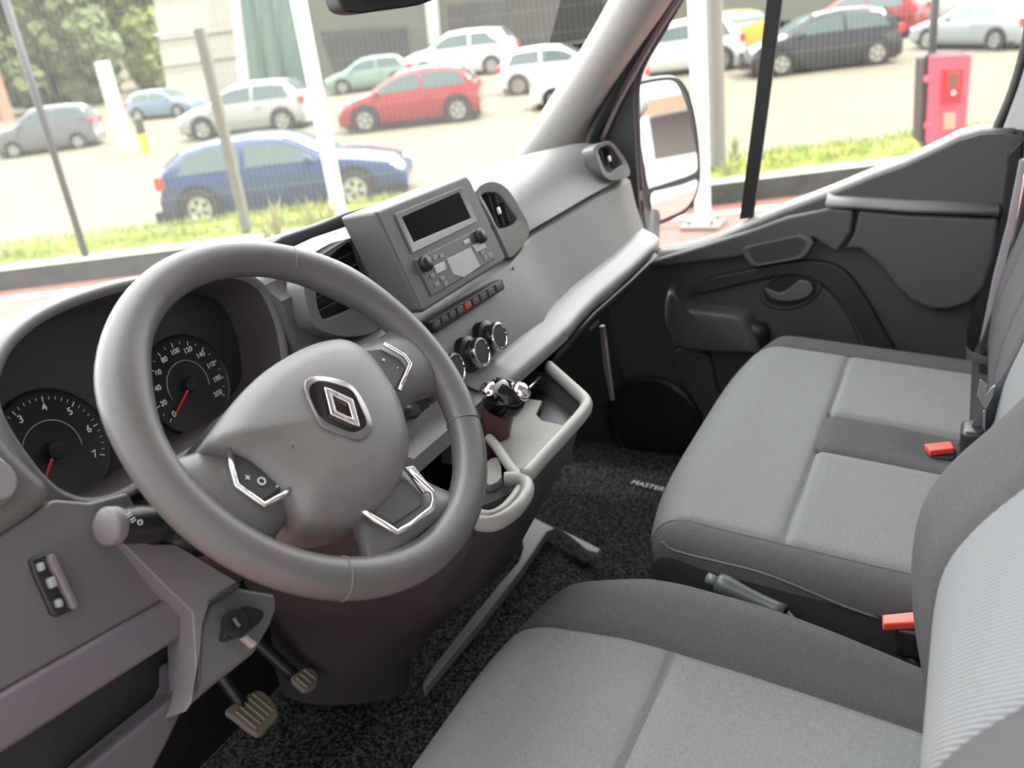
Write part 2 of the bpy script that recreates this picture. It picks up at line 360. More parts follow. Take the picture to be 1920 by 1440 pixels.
    grid('sill_trim', [[p+Vector((-.02, 0, -.006)) for p in wsil], [p+Vector((-.012, 0, .003)) for p in wsil], [p+Vector((.03, 0, .008)) for p in wsil]], mat('sill_lit_grey', (.20, .20, .19), .45), t, thick=.004)  # light on the window sill put into its paler grey
    plate('sail_panel', [(1262, -15), (1236, 42), (1204, 105), (1190, 150), (1188, 200), (1193, 300), (1200, 400), (1212, 470), (1190, 440), (1178, 380), (1140, 360), (1095, 300), (1100, 258), (1140, 180), (1190, 90), (1250, -20)], (XD+.0, 0, 0), n, .03, PLD, t, bevel=.003)
    tube('frame_bead', [HX(XD-.012, *p) for p in ((1128, 262), (1160, 190), (1205, 108), (1246, 40), (1292, -30))], .006, mat('edge_violet', (.35, .30, .33), .4), t, smooth_n=3)
    c0 = HX(XD-.012, 1908, 264); lathe('plug_cap', c0, (-1, 0, 0), [(.012, 0), (.012, .003), (.001, .004)], DOORP, t)
    return t
door()
# footwell side and body right of the dash
kick = [(960, 640), (1040, 600), (1118, 560), (1150, 540), (1175, 640), (1215, 760), (1290, 860), (1250, 960), (1000, 980), (900, 800)]
k_ = plate('trim_2', kick, (1.31, 0, 0), (-1, 0, 0), .02, PLD, None, bevel=.004, smooth_n=3); tag(k_, 'dark kick panel in the passenger footwell', 'trim', kind='structure')
sl = thing('trim_3', 'thin pale door edge strip showing between dash and door', 'trim', (1.2, .7, -.8), kind='structure')
solid('edge_strip', [HX(1.2, *p) for p in ((1124, 612), (1132, 612), (1140, 680), (1150, 752), (1144, 750), (1132, 690))], (.01, 0, 0), mat('edge_violet', (.35, .30, .33), .4), sl, bevel=.001)
bp_ = thing('trim_4', 'pale grey centre pillar behind the passenger door with dark rubber seal', 'pillar', (1.32, -.1, -.8), kind='structure')
solid('pillar_face', [HX(1.31, *p) for p in ((1880, 240), (1905, 160), (1930, 80), (2000, 80), (2000, 260), (1920, 262))], (.03, 0, 0), BODYW, bp_, bevel=.003)
solid('pillar_edge', [HX(1.27, *p) for p in ((1912, 300), (1924, 300), (1905, 420), (1880, 520), (1845, 640), (1838, 640), (1862, 520), (1888, 420))], (.02, 0, 0), mat('edge_violet2', (.42, .38, .42), .4), bp_, bevel=.002)
solid('pillar_trim', [HX(1.25, *p) for p in ((1925, 330), (2050, 330), (2050, 760), (1835, 700), (1838, 650), (1880, 530), (1905, 430))], (.03, 0, 0), PLD, bp_, bevel=.003)
solid('pillar_seal', [HX(1.28, *p) for p in ((1890, 290), (1918, 262), (1912, 330), (1888, 420), (1862, 520), (1835, 640), (1815, 690), (1812, 620), (1850, 500), (1878, 400))], (.02, 0, 0), RUB, bp_, bevel=.003)
solid('upper_body', [(1.36, -.10, .9), (1.36, -.7, .9), (1.36, -.7, -.9), (1.36, -.10, -.9)], (.05, 0, 0), BODYW, bp_, bevel=0)
# ================================================================== DASHBOARD
def c4(pts, k=.3125, ox=500, oy=300): return [(ox+x*k, oy+y*k) for x, y in pts]
def dashboard():
    t = thing('dashboard', 'grey moulded dashboard running the full width under the windscreen', 'dashboard', (.4, .9, -.7))
    crown = [(-.46, .90), (.0, .92), (.35, .92), (.5, .88), (.63, .86), (.86, .82), (1.07, .80), (1.2, .74), (1.27, .70)]
    Lf = [(.80, -.262), (.765, -.27), (.745, -.30), (.72, -.34), (.71, -.36), (.70, -.375), (.70, -.41), (.71, -.47), (.72, -.50), (.73, -.53), (.75, -.56), (1.0, -.62)]
    Hd = [(.90, -.262), (.89, -.27), (.88, -.30), (.87, -.34), (.86, -.37), (.73, -.405), (.72, -.42), (.71, -.47), (.72, -.50), (.73, -.53), (.75, -.56), (1.0, -.62)]
    Ce = [(.80, -.252), (.74, -.253), (.712, -.27), (.705, -.33), (.695, -.345), (.645, -.355), (.616, -.40), (.592, -.456), (.562, -.462), (.558, -.480), (.62, -.51), (1.0, -.62)]
    Pa = [(.758, -.258), (.720, -.276), (.688, -.300), (.664, -.330), (.678, -.334), (.660, -.342), (.638, -.40), (.612, -.456), (.582, -.464), (.579, -.485), (.64, -.51), (1.0, -.62)]
    Pe = [(.715, -.258), (.690, -.268), (.668, -.295), (.655, -.329), (.667, -.334), (.653, -.343), (.640, -.40), (.622, -.452), (.592, -.464), (.590, -.488), (.66, -.52), (1.0, -.62)]
    Ex = [(.70, -.275), (.69, -.285), (.68, -.30), (.675, -.329), (.675, -.335), (.66, -.345), (.65, -.40), (.635, -.452), (.61, -.466), (.61, -.490), (.68, -.52), (1.0, -.62)]
    tab = [(-.46, Lf), (-.235, Lf), (-.225, Hd), (.165, Hd), (.172, Ce), (.62, Ce), (.74, Pa), (1.02, Pa), (1.20, Pe), (1.245, Ex)]
    def sec(x):
        for (xa, A), (xb, B) in zip(tab, tab[1:]):
            if x <= xb+1e-9:
                k = (x-xa)/(xb-xa); S = [(lerp(p[0], q[0], k), lerp(p[1], q[1], k)) for p, q in zip(A, B)]; break
        cy = interp(crown, x)[0]
        dz = -.02*max(0, (x-1.19)/.055)
        return [Vector((x, min(1.12, cy+.25), -.335)), Vector((x, cy+.12, -.285)), Vector((x, cy+.04, -.256+dz)), Vector((x, cy, -.25+dz))]+[Vector((x, y, z)) for y, z in S]
    xs = [-.46, -.4, -.3, -.235, -.225, -.1, .05, .165, .172, .25, .35, .45, .55, .62, .66, .70, .74, .84, .94, 1.02, 1.07, 1.12, 1.16, 1.20, 1.225, 1.245]
    rows = [sec(x) for x in xs]
    b = grid('dash_body', rows, PLU, t, thick=0)
    es = b.modifiers.new('e', 'EDGE_SPLIT'); es.split_angle = math.radians(24)
    # closing cheek at the passenger end
    mesh('end_cheek', rows[-1]+[Vector((1.245, 1.0, -.62))], [list(range(len(rows[-1])+1))], PLU, t)
    # lip ledge under the glove box, window light put into its brighter grey
    lipx = [.36, .45, .55, .66, .70, .80, .90, 1.0, 1.08, 1.15, 1.21]
    rr = []
    for x in lipx:
        S = sec(x); wd = 0 if x < .65 else 1
        e = S[12]; i = S[11]
        rr.append([i+Vector((0, .006, .010)), i+Vector((0, -.004, .004)), e+Vector((0, 0, .003)), e+Vector((0, -.002-.003*wd, -.003)), e+Vector((0, -.001-.003*wd, -.018))])
    grid('lower_ledge', rr, mat('ledge_lit_grey', (.34, .34, .33), .42), t, thick=.003)
    ub = []
    for x in [.60, .8, 1.0, 1.12, 1.2]:
        S = sec(x); ub.append([S[13]+Vector((0, .004, -.01)), S[13]+Vector((0, .03, -.045)), S[13]+Vector((0, .10, -.10)), Vector((x, 1.05, -.68))])
    grid('glove_box_bottom', ub, PLK, t, thick=.01)
    hp = HY(.635, 1112, 603); box('glove_box_handle', hp, (.05, .008, .025), mat('handle_grey', (.12, .13, .13), .4), t, bevel=.004)
    # seams in the face panel
    tube('panel_seam', [HY(.64, *p) for p in ((962, 500), (968, 560), (966, 600), (955, 640))], .0012, PLK, t, smooth_n=4)
    # ---------------- instrument hood
    hn = Vector((0, -.18, .045)).normalized(); hp0 = Vector((0, .745, -.2))
    rim = [(62, 858), (24, 800), (4, 750), (6, 700), (34, 645), (90, 598), (170, 562), (265, 536), (360, 522), (440, 518), (488, 538), (515, 585), (530, 640), (532, 700), (490, 760), (430, 800), (385, 826), (310, 872), (240, 916), (180, 934), (128, 922), (92, 894)]
    r0 = crom([hit(x, y, hp0, hn) for x, y in rim], 4); cc = sum(r0, Vector())/len(r0)
    fw = -hn
    def infl(ring, d, push):
        out = []; N = len(ring)
        for i, p in enumerate(ring):
            tg = (ring[(i+1) % N]-ring[i-1]).normalized(); o = tg.cross(hn).normalized()
            if o.dot(p-cc) < 0: o = -o
            out.append(p+o*d+fw*push)
        return out
    rings = [infl(r0, -.006, .075), infl(r0, -.004, .04), infl(r0, -.001, .006), infl(r0, .003, 0), infl(r0, .007, .0), infl(r0, .010, .004), infl(r0, .014, .03), infl(r0, .010, .10), infl(r0, .0, .16)]
    # keep the hood flush with the face below the dials
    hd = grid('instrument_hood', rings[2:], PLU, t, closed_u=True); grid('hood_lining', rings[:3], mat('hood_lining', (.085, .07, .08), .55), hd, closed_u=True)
    # ---------------- instrument panel
    ip = solid('instrument_panel', infl(r0, .012, .070), fw*.006, mat('dial_background', (.03, .029, .031), .35), t, bevel=0)
    gpt = hp0+fw*.0695; rt = Vector((1, 0, 0)); gup = hn.cross(rt).normalized(); gup = gup if gup.z > 0 else -gup
    def G(c, r, a, l=.001): return c+rt*(math.cos(a)*r)+gup*(math.sin(a)*r)+hn*l
    def dial(name, pix, R, nums, a0, a1, na, needle):
        c = hit(*pix, gpt, hn)
        d = lathe(name, c, hn, [(R*1.16, 0), (R*1.16, .0015), (R*1.12, .004), (R*1.09, .0015), (R*1.08, .001), (.0005, .001)], mat('dial_face', (.018, .018, .02), .4), t, seg=48)
        marks = []
        for i in range(na+1):
            a = math.radians(lerp(a0, a1, i/na)); big = i % (na//(len(nums)-1)) == 0
            p = G(c, R*(.955 if big else .97), a, .0016); q = Vector((math.cos(a), 0, 0))
            rd = rt*math.cos(a)+gup*math.sin(a); tg = hn.cross(rd)
            marks.append(box('m', p, (R*(.10 if big else .06), .0011 if big else .0006, .0004), WHT, None, 0, (rd, tg, hn)))
        merge_into('tick_marks', marks, d)
        for i, s in enumerate(nums):
            a = math.radians(lerp(a0, a1, i/(len(nums)-1))); text('number', s, .0105 if len(s) < 2 else .0085, G(c, R*.80, a, .002), rt, gup, WHT, d, bold=.0002)
        arc = [G(c, R*.56, math.radians(lerp(a0-20, a1+15, i/20)), .0016) for i in range(21)]
        tube('inner_scale', arc, .0008, mat('scale_grey', (.35, .35, .36), .5), d, seg=4)
        na_ = math.radians(needle); rd = rt*math.cos(na_)+gup*math.sin(na_); tg = hn.cross(rd)
        mesh('needle', [c+rd*(R*.1)+tg*.0018+hn*.006, c+rd*(R*.1)-tg*.0018+hn*.006, c+rd*(R*.80)-tg*.0011+hn*.006, c+rd*(R*.80)+tg*.0011+hn*.006, c+rd*(R*.1)+hn*.0075, c+rd*(R*.8)+hn*.007], [[0, 1, 4], [1, 2, 5, 4], [2, 3, 5], [3, 0, 4, 5], [0, 3, 2, 1]], REDL, d)
        lathe('needle_hub', c, hn, [(R*.17, .001), (R*.17, .007), (R*.15, .009), (.0005, .0095)], PLK, d)
    dial('tachometer', (98, 845), .054, list('01234567'), 215, -32, 35, 222)
    dial('speedometer', (352, 722), .051, [str(i*20) for i in range(11)], 212, -38, 20, 212)
    dsp = plate('trip_display', [(158, 748), (196, 732), (236, 780), (240, 850), (205, 818)], gpt, hn, .001, PIANO, t, lift=.001, bevel=0)
    # ---------------- head unit
    rp0 = Vector((0, .65, -.195)); rn = Vector((0, -.14, .048)).normalized(); dn = Vector((0, -.048, -.14)).normalized(); back = Vector((0, 1, -.12)).normalized()
    R_ = lambda pts, l=0: [hit(x, y, rp0, rn)+rn*l for x, y in c4(pts)]
    outer = R_([(650, 308), (1200, 92), (1225, 120), (1440, 590), (1425, 612), (950, 912), (925, 905)])
    hu = solid('radio_surround', outer, back*.058, mat('surround_grey', (.115, .112, .11), .4), t, bevel=.005, seg=3)
    so_, si_ = R_([(765, 325), (1165, 163), (1258, 372), (870, 562)], .001), R_([(810, 345), (1150, 195), (1222, 348), (880, 492)], .001)
    so_ = [p+rn*.002 for p in so_]; ringplate('screen_frame', so_, [p+rn*.0 for p in si_], -rn*.004, mat('frame_grey', (.24, .24, .23), .35), hu, bevel=.001)
    solid('display_screen', R_([(806, 340), (1153, 190), (1226, 350), (878, 496)], .0008), -rn*.002, mat('screen_black', (.004, .003, .005), .35, spec=.02), hu, bevel=0)
    ru = solid('radio_unit', R_([(880, 600), (1275, 408), (1368, 592), (985, 822)], .0022), -rn*.004, mat('radio_face', (.10, .10, .10), .35), hu, bevel=.0015)
    solid('radio_display', R_([(1072, 598), (1215, 528), (1275, 640), (1175, 708), (1110, 690)], .003), -rn*.003, GREYP, ru, bevel=.0006)
    for px, py in ((935, 630), (1265, 465)):
        lathe('radio_knob', R_([(px, py)])[0], rn, [(.0105, 0), (.0105, .009), (.009, .011), (.0005, .0115)], PLK, ru)
    for q in (((995, 640), (1055, 612), (1068, 660), (1010, 690)), ((1225, 515), (1290, 490), (1312, 530), (1250, 560)), ((1170, 490), (1205, 475), (1212, 500), (1180, 512))):
        solid('radio_button', R_(q, .0035), -rn*.003, mat('button_silver', (.5, .5, .48), .35), ru, bevel=.0008)
    for px, py in ((985, 700), (1010, 750), (1045, 715), (1065, 745), (1000, 590), (1040, 580), (1305, 590), (1285, 560), (1330, 575), (950, 670)):
        solid('radio_button', R_(((px-14, py-8), (px+10, py-18), (px+16, py+8), (px-6, py+18)), .0034), -rn*.002, mat('button_grey', (.22, .22, .215), .4), ru, bevel=.0005)
    # ---------------- air vents
    def vent(name, outp, inp, pt, n, horiz=False, nsl=5, label=None):
        n = Vector(n).normalized(); o = crom([hit(x, y, pt, n) for x, y in outp], 3); i_ = crom([hit(x, y, pt, n) for x, y in inp], 3)
        v = ringplate(name, [p+n*.006 for p in o], [p+n*.004 for p in i_], -n*.03, mat('vent_bezel', (.17, .17, .165), .38), t, bevel=.003)
        solid('vent_cavity', scaled(i_, 1.02), -n*.004, PLK, v, bevel=0).location += -n*.012
        c = sum(i_, Vector())/len(i_); r_, u_, _ = basis(n); W = max((p-c).dot(r_) for p in i_); Hh = max((p-c).dot(u_) for p in i_)
        for k in range(nsl):
            f = (k+.5)/nsl*2-1
            if horiz: box('vent_slat', c+u_*(f*Hh*.85)-n*.006, (2*W*math.sqrt(max(.1, 1-f*f*.5))*.9, .002, .012), PLD, v, .0005, (r_, u_, n))
            else: box('vent_slat', c+r_*(f*W*.8)-n*.004, (.0022, 2*Hh*math.sqrt(max(.1, 1-f*f*.6))*.8, .010), PLD, v, .0005, (r_, u_, n))
        box('vent_tab', c+n*.001, (.010, .012, .01), SIL if not horiz else PLD, v, .002, (r_, u_, n))
        return v
    vent('air_vent', c4([(205, 800), (215, 660), (310, 570), (522, 462), (590, 590), (640, 760), (690, 930), (640, 1035), (470, 1065), (310, 1030), (245, 960)]),
         c4([(285, 800), (290, 680), (360, 590), (520, 480), (580, 600), (630, 760), (600, 840), (540, 875), (350, 955), (310, 930), (290, 860)]), (0, .694, -.28), (0, -.97, .2), True, 5)
    vent('air_vent', c4([(1238, 190), (1330, 132), (1430, 180), (1525, 330), (1562, 430), (1520, 520), (1450, 590), (1425, 560), (1380, 460), (1300, 310)]),
         c4([(1278, 215), (1330, 195), (1390, 215), (1450, 300), (1490, 355), (1460, 395), (1390, 415), (1370, 400), (1335, 330), (1300, 260)]), (0, .668, -.28), (0, -.97, .2), False, 4)
    v2 = [(560+x*.354, y*.354) for x, y in [(1550, 790), (1600, 755), (1650, 760), (1720, 850), (1745, 920), (1720, 945), (1650, 960), (1600, 930), (1570, 860)]]
    v3 = [(560+x*.354, y*.354) for x, y in [(1578, 800), (1600, 780), (1642, 775), (1690, 840), (1705, 870), (1685, 888), (1632, 918), (1605, 880), (1590, 840)]]
    vent('air_vent', v2, v3, (1.2, .653, -.30), (-.15, -.97, .2), False, 2)
    # ---------------- hazard switch strip
    sp0 = Vector((0, .622, -.37)); sn = Vector((0, -.97, .24)).normalized()
    S_ = lambda pts, l=0: [hit(x, y, sp0, sn)+sn*l for x, y in c4(pts)]
    st = solid('switch_strip', S_([(950, 975), (1400, 715), (1420, 775), (1015, 1040)], .004), -sn*.03, PLK, t, bevel=.002)
    for k in range(9):
        f = k/9; a = (lerp(975, 1395, f), lerp(985, 738, f)); s = 34
        q = [(a[0], a[1]-8), (a[0]+s, a[1]-28), (a[0]+s+12, a[1]+8), (a[0]+12, a[1]+30)]
        bt = solid('switch_button', S_(q, .008), -sn*.006, mat('switch_grey', (.10, .09, .09), .35) if k != 4 else mat('hazard_red', (.6, .05, .04), .4), st, bevel=.001)
    # ---------------- climate panel with three knobs
    cp0 = Vector((0, .605, -.41)); cn = Vector((0, -.95, .22)).normalized()
    for px, py in ((857, 690), (905, 660), (938, 630)):
        c = hit(px, py, cp0+cn*.022, cn)
        k = lathe('heater_knob', c-cn*.024, cn, [(.026, -.01), (.026, .004), (.020, .007), (.0185, .018), (.017, .021), (.0005, .021)], PLK, t, seg=36)
        lathe('chrome_ring', c-cn*.004, cn, [(.0205, -.004), (.0215, .0), (.0205, .004), (.0175, .0045), (.0165, .002)], CHR, k, seg=36)
        lathe('knob_cap', c-cn*.004, cn, [(.0165, .001), (.0155, .0035), (.0005, .004)], PLD, k)
        box('pointer', c+Vector((.010, 0, -.012)), (.003, .009, .0015), REDL, k, .0004, basis(cn))
    kk = .2917; q_ = lambda pts: [HY(.598, 380+x*kk, 560+y*kk) for x, y in pts]
    sw = solid('blank_switch', q_([(1325, 600), (1395, 565), (1475, 700), (1420, 800), (1345, 745)]), (0, .02, 0), PLK, t, bevel=.002)
    solid('blank_switch', q_([(1400, 560), (1440, 540), (1520, 670), (1480, 700)]), (0, .02, 0), PLD, t, bevel=.002)
    solid('switch_insert', q_([(1285, 645), (1310, 640), (1350, 715), (1328, 735)]), (0, .012, 0), mat('button_silver', (.5, .5, .48), .35), t, bevel=.001)
    # lower edge slot under the knobs
    tube('panel_gap', [HY(.594, *p) for p in ((882, 735), (925, 708), (962, 676))], .003, PLK, t)
    # tilt surface beneath the display hood on top
    solid('display_cowl', [hit(x, y, (0, .72, -.2), (0, -1, .1)) for x, y in ((500, 462), (530, 442), (600, 418), (650, 397), (700, 383), (712, 390), (664, 420), (600, 440), (548, 464))], (0, .08, -.02), PLD, t, bevel=.004)
    return t
DASH = dashboard()

# ---- left lower dash and its storage bin
def lower_dash():
    t = thing('knee_panel', 'grey driver side lower dash panel with open storage bin', 'panel', (-.3, .65, -.8))
    n = Vector((0, -.95, .3)); pt = (0, .615, -.42)
    k = .375
    f = lambda pts: [(x*k, 900+y*k) for x, y in pts]
    plate('switch_panel', f([(-700, 700), (-500, 420), (-40, 300), (150, 180), (270, 95), (450, 110), (640, 60), (760, 260), (640, 330), (840, 560), (830, 600), (-60, 1100), (-700, 1400)]), pt, n, .03, PL, t, bevel=.006)
    plate('upper_band', f([(-700, 1440), (-40, 1085), (845, 585), (960, 680), (950, 735), (890, 790), (-60, 1400), (-700, 1800)]), pt, n, .03, mat('band_lilac', (.14, .125, .145), .45), t, bevel=.008, lift=.006)
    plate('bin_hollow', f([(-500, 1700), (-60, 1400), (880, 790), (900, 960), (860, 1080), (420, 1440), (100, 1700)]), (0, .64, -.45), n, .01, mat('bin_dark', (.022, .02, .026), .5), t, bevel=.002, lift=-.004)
    plate('bin_lip', f([(400, 1480), (440, 1430), (860, 1085), (885, 1030), (885, 930), (940, 900), (965, 930), (950, 1050), (900, 1160), (820, 1330), (760, 1440), (700, 1560), (380, 1560)]), pt, n, .03, mat('band_lilac'and'lip_plastic', (.095, .085, .10), .45), t, bevel=.006, lift=.004)
    # headlamp levelling switch
    s = plate('levelling_switch', f([(135, 400), (215, 368), (250, 380), (365, 620), (360, 650), (270, 690), (245, 670), (160, 480)]), pt, n, .012, PLK, t, bevel=.003, lift=.004)
    plate('switch_rim', f([(222, 372), (250, 380), (368, 625), (352, 655), (330, 640), (215, 410)]), pt, n, .01, LILAC, s, bevel=.002, lift=.010)
    for (x, y, q) in ((185, 438, 26), (275, 618, 26), (240, 515, 34)):
        plate('thumb_wheel' if q > 30 else 'switch_mark', f([(x-q*.8, y-q*.5), (x+q*.3, y-q), (x+q*.8, y+q*.5), (x-q*.3, y+q)]), pt, n, .008, mat('switch_silver', (.33, .34, .36), .35), s, bevel=.0015, lift=.009)
    # round side vent at the far left
    v = plate('side_vent', f([(-160, -90), (-60, -130), (30, -60), (68, 10), (50, 90), (-10, 140), (-160, 150)]), pt, n, .02, PLU, t, bevel=.006, lift=.012, smooth_n=3)
    plate('vent_flap', f([(-120, -60), (-50, -95), (15, -45), (42, 15), (28, 75), (-20, 110), (-120, 110)]), pt, n, .01, mat('flap_grey', (.24, .24, .245), .35), v, bevel=.003, lift=.016, smooth_n=3)
    plate('side_pod', f([(-400, -330), (-60, -310), (60, -150), (220, 0), (272, 88), (150, 185), (-40, 310), (-400, 440)]), pt, n, .03, PL, t, bevel=.012, lift=.006, smooth_n=0, seg=3)
    return t
lower_dash()

# ================================================================== STEERING WHEEL
W0 = Vector((0, .533, -.31)); WN = Vector((0, -.754, .657)).normalized(); WU = Vector((1, 0, 0)); WV = WN.cross(WU).normalized()
if WV.z < 0: WV = -WV
def WP(u, v, w=0): return W0+WU*u+WV*v+WN*w
def column():
    t = thing('steering_column', 'lilac grey steering column shroud with ignition lock behind the wheel', 'steering column', (0, .65, -.75))
    a = W0-WN*.025; ax = -WN
    rows = []
    for s, rx, rz in ((0, .040, .04), (.03, .062, .055), (.09, .072, .068), (.16, .075, .07), (.24, .075, .07)):
        c = a+ax*s; rows.append([c+WU*(math.cos(q)*rx)+WV*(math.sin(q)*rz) for q in [i*math.tau/28 for i in range(28)]])
    grid('upper_shroud', rows, PLD, t, closed_u=True)
    k = .375; f = lambda pts: [(x*k, 900+y*k) for x, y in pts]
    n = Vector((0, -.85, .5)); pt = (0, .575, -.45)
    plate('lower_shroud', f([(600, 310), (640, 290), (760, 320), (880, 320), (1190, 510), (1110, 565), (1045, 625), (1015, 720), (1005, 860), (1000, 1000), (965, 1110), (930, 1160), (982, 1010), (972, 800), (962, 660), (840, 545), (640, 345)]), pt, n, .05, LILAC, t, bevel=.008, seg=4)
    plate('key_housing', f([(1050, 620), (1180, 520), (1400, 560), (1400, 640), (1370, 720), (1290, 860), (1100, 1010), (960, 1130), (1000, 1010), (1010, 860), (1018, 720)]), pt, n, .05, PL, t, bevel=.008, seg=3, lift=-.004)
    ig = plate('ignition_lock', f([(1110, 760), (1140, 690), (1200, 640), (1270, 650), (1300, 680), (1270, 730), (1180, 790), (1110, 805)]), pt, n, .02, PLK, t, bevel=.004, lift=.008, smooth_n=3)
    c = hit(*f([(1165, 720)])[0], Vector(pt)+n.normalized()*.01, n); lathe('key_slot', c, n, [(.012, 0), (.012, .004), (.008, .005), (.0005, .003)], PLK, ig); box('slot_mark', c+n.normalized()*.006, (.003, .009, .001), LILAC, ig, 0, basis(n))
    plate('shroud_shadow_gap', f([(1030, 612), (1100, 560), (1190, 515), (1200, 530), (1130, 590), (1060, 612)]), pt, n, .01, PLD, t, bevel=.002, lift=.003)
    plate('pale_tab', f([(1205, 790), (1225, 775), (1280, 820), (1262, 840)]), pt, n, .006, mat('tab_pink', (.42, .36, .36), .5), t, bevel=.001, lift=.003)
    return t
column()
def stalk():
    t = thing('light_stalk', 'black light switch stalk with pale round end cap left of the wheel', 'stalk', (-.19, .6, -.36))
    e = HY(.615, 197, 987); b = HY(.62, 400, 975); d = (e-b).normalized()
    lathe('stalk_arm', b, d, [(.014, 0), (.015, (e-b).length*.45), (.0165, (e-b).length*.5), (.0165, (e-b).length*.78), (.0155, (e-b).length*.80), (.0155, (e-b).length*.97), (.0005, (e-b).length*.97)], PLK, t)
    lathe('end_cap', e-d*.006, d, [(.0165, -.004), (.0165, .004), (.014, .0065), (.0005, .007)], mat('cap_grey', (.17, .155, .16), .5), t)
    lathe('grip_ring', b, d, [(.017, (e-b).length*.40), (.017, (e-b).length*.48)], PLD, t)
    for i, (px, py, s) in enumerate(((243, 966, '='), (250, 976, '='), (262, 978, 'o'))):
        q = HY(.60, px, py); text('stalk_symbol', s, .010, q, (1, 0, 0), (0, .3, 1), WHT, t)
    st2 = tube('column_skirt', [HY(.63, 300, 1005), HY(.63, 330, 1010), HY(.64, 380, 1000)], .022, PLD, t)
    return t
stalk()
rs = tube('wiper_stalk', [HY(.61, 700, 790), HY(.60, 752, 770), HY(.60, 775, 770)], .011, PLK, None); tag(rs, 'short black wiper stalk right of the steering wheel hub', 'stalk')

def wheel():
    t = thing('steering_wheel', 'grey three spoke steering wheel with diamond badge on its hub', 'steering wheel', tuple(W0))
    RM = .1755; N = 96; rows = []
    for i in range(N):
        a = i*math.tau/N; rad = WU*math.cos(a)+WV*math.sin(a)
        bul = .0035*(math.exp(-((math.degrees(a)-35)/16)**2)+math.exp(-((math.degrees(a)-145)/16)**2)) + .001
        ra, rb = .0178+bul, .0165+bul*.6
        rows.append([W0+rad*(RM+math.cos(q)*ra)+WN*(math.sin(q)*rb) for q in [k*math.tau/20 for k in range(20)]])
    rows.append(rows[0]); rim = grid('rim', rows, WHL, t, closed_u=True)
    for u, v in ((-.150, .105), (.105, .142), (-.112, -.137), (.142, -.106)):
        a = math.atan2(v, u); rad = WU*math.cos(a)+WV*math.sin(a)
        tube('rim_seam', [W0+rad*(RM+math.cos(q)*.0190)+WN*(math.sin(q)*.0178) for q in [k*math.tau/20 for k in range(20)]], .0006, mat('seam_light', (.17, .165, .16), .5), rim, seg=5, closed=True)
    # spokes blend into the rim
    def spoke(top, bot, w0, name='spoke'):
        n = len(top); rows = []
        for (ut, vt), (ub, vb) in zip(top, bot):
            r = []
            for k in range(7):
                s = k/6; e = math.sin(math.pi*s)**.4; r.append(WP(lerp(ut, ub, s), lerp(vt, vb, s), w0[0]+.014*e))
            rows.append(r)
        o = grid(name, rows, WHL, t, thick=.016, sub=1); return o
    ls = spoke([(-.178, .042), (-.160, .034), (-.145, .026), (-.12, .020), (-.08, .02)], [(-.164, -.075), (-.145, -.077), (-.125, -.072), (-.10, -.066), (-.07, -.06)], (-.012, 0))
    rs_ = spoke([(.178, .030), (.160, .026), (.135, .022), (.10, .03), (.06, .03)], [(.170, -.070), (.150, -.062), (.115, -.052), (.08, -.05), (.05, -.06)], (-.012, 0))
    bs = spoke([(.075, -.165), (.062, -.150), (.045, -.125), (.036, -.10), (.03, -.08)], [(-.095, -.150), (-.080, -.140), (-.066, -.125), (-.058, -.10), (-.05, -.08)], (-.012, 0))
    # hub pad
    pad = [(-.132, .022), (-.110, .031), (-.069, .044), (-.025, .052), (.019, .053), (.055, .048), (.080, .037), (.090, .012), (.080, -.037), (.060, -.070), (.040, -.090), (.017, -.102), (-.015, -.112), (-.046, -.113), (-.075, -.106), (-.097, -.094), (-.112, -.078), (-.108, -.053), (-.112, -.013), (-.124, .008)]
    ring = crom([Vector((u, v, 0)) for u, v in pad], 3); c = Vector((-.01, -.03, 0)); rows = []
    for s, w in ((1.0, -.03), (1.0, -.004), (.995, .006), (.97, .014), (.90, .021), (.75, .027), (.5, .031), (.25, .0325), (.02, .033)):
        rows.append([WP(*(c+(p-c)*s).xy, w) for p in ring])
    hub = grid('hub_cover', rows, HUBM, t, closed_u=True)
    bk = grid('hub_back', [[WP(*(c+(p-c)*s).xy, w) for p in ring] for s, w in ((.92, -.005), (.85, -.035), (.5, -.05), (.02, -.05))], PLD, t, closed_u=True)
    # badge
    k = .2917; bf = lambda pts: [(380+x*k, 560+y*k) for x, y in pts]
    bp = WP(0, 0, .0325)
    B = lambda pts, l=0: [hit(x, y, bp, WN)+WN*l for x, y in bf(pts)]
    blk = [(675, 600), (735, 543), (870, 568), (955, 610), (1010, 720), (1042, 800), (1025, 840), (960, 868), (850, 832), (780, 795), (722, 730)]
    oc = [(648, 565), (718, 502), (868, 520), (965, 568), (1042, 680), (1086, 800), (1076, 860), (1010, 912), (930, 892), (820, 852), (738, 790)]
    bo, bi = B(oc, .0015), B(blk, .003)
    eb = ringplate('badge_surround', crom(bo, 3), crom(bi, 3), -WN*.004, mat('badge_surround', (.25, .23, .24), .2, metal=.6), hub, bevel=.001)
    em = solid('badge_field', crom(bi, 3), -WN*.004, PIANO, hub, bevel=0)
    cen = sum(bi, Vector())/len(bi); cu, cv = (cen-W0).dot(WU), (cen-W0).dot(WV)
    def q2(pts, w): return [WP(cu+u, cv+v, w) for u, v in pts]
    hw, hh = .0165, .0245
    def bar(pts, nm='badge_bar'): solid(nm, q2(pts, .0395), -WN*.005, CHR, em, bevel=.0011)
    tk = .0055
    # two interlocked halves of a hollow diamond
    bar([(0, hh), (-hw, 0), (-.003, -hh*.86), (.0, -hh*.62), (-hw+tk*1.35, 0), (0, hh-tk*1.9), (.0045, hh-tk*2.9), (.0078, hh-tk*2.1)])
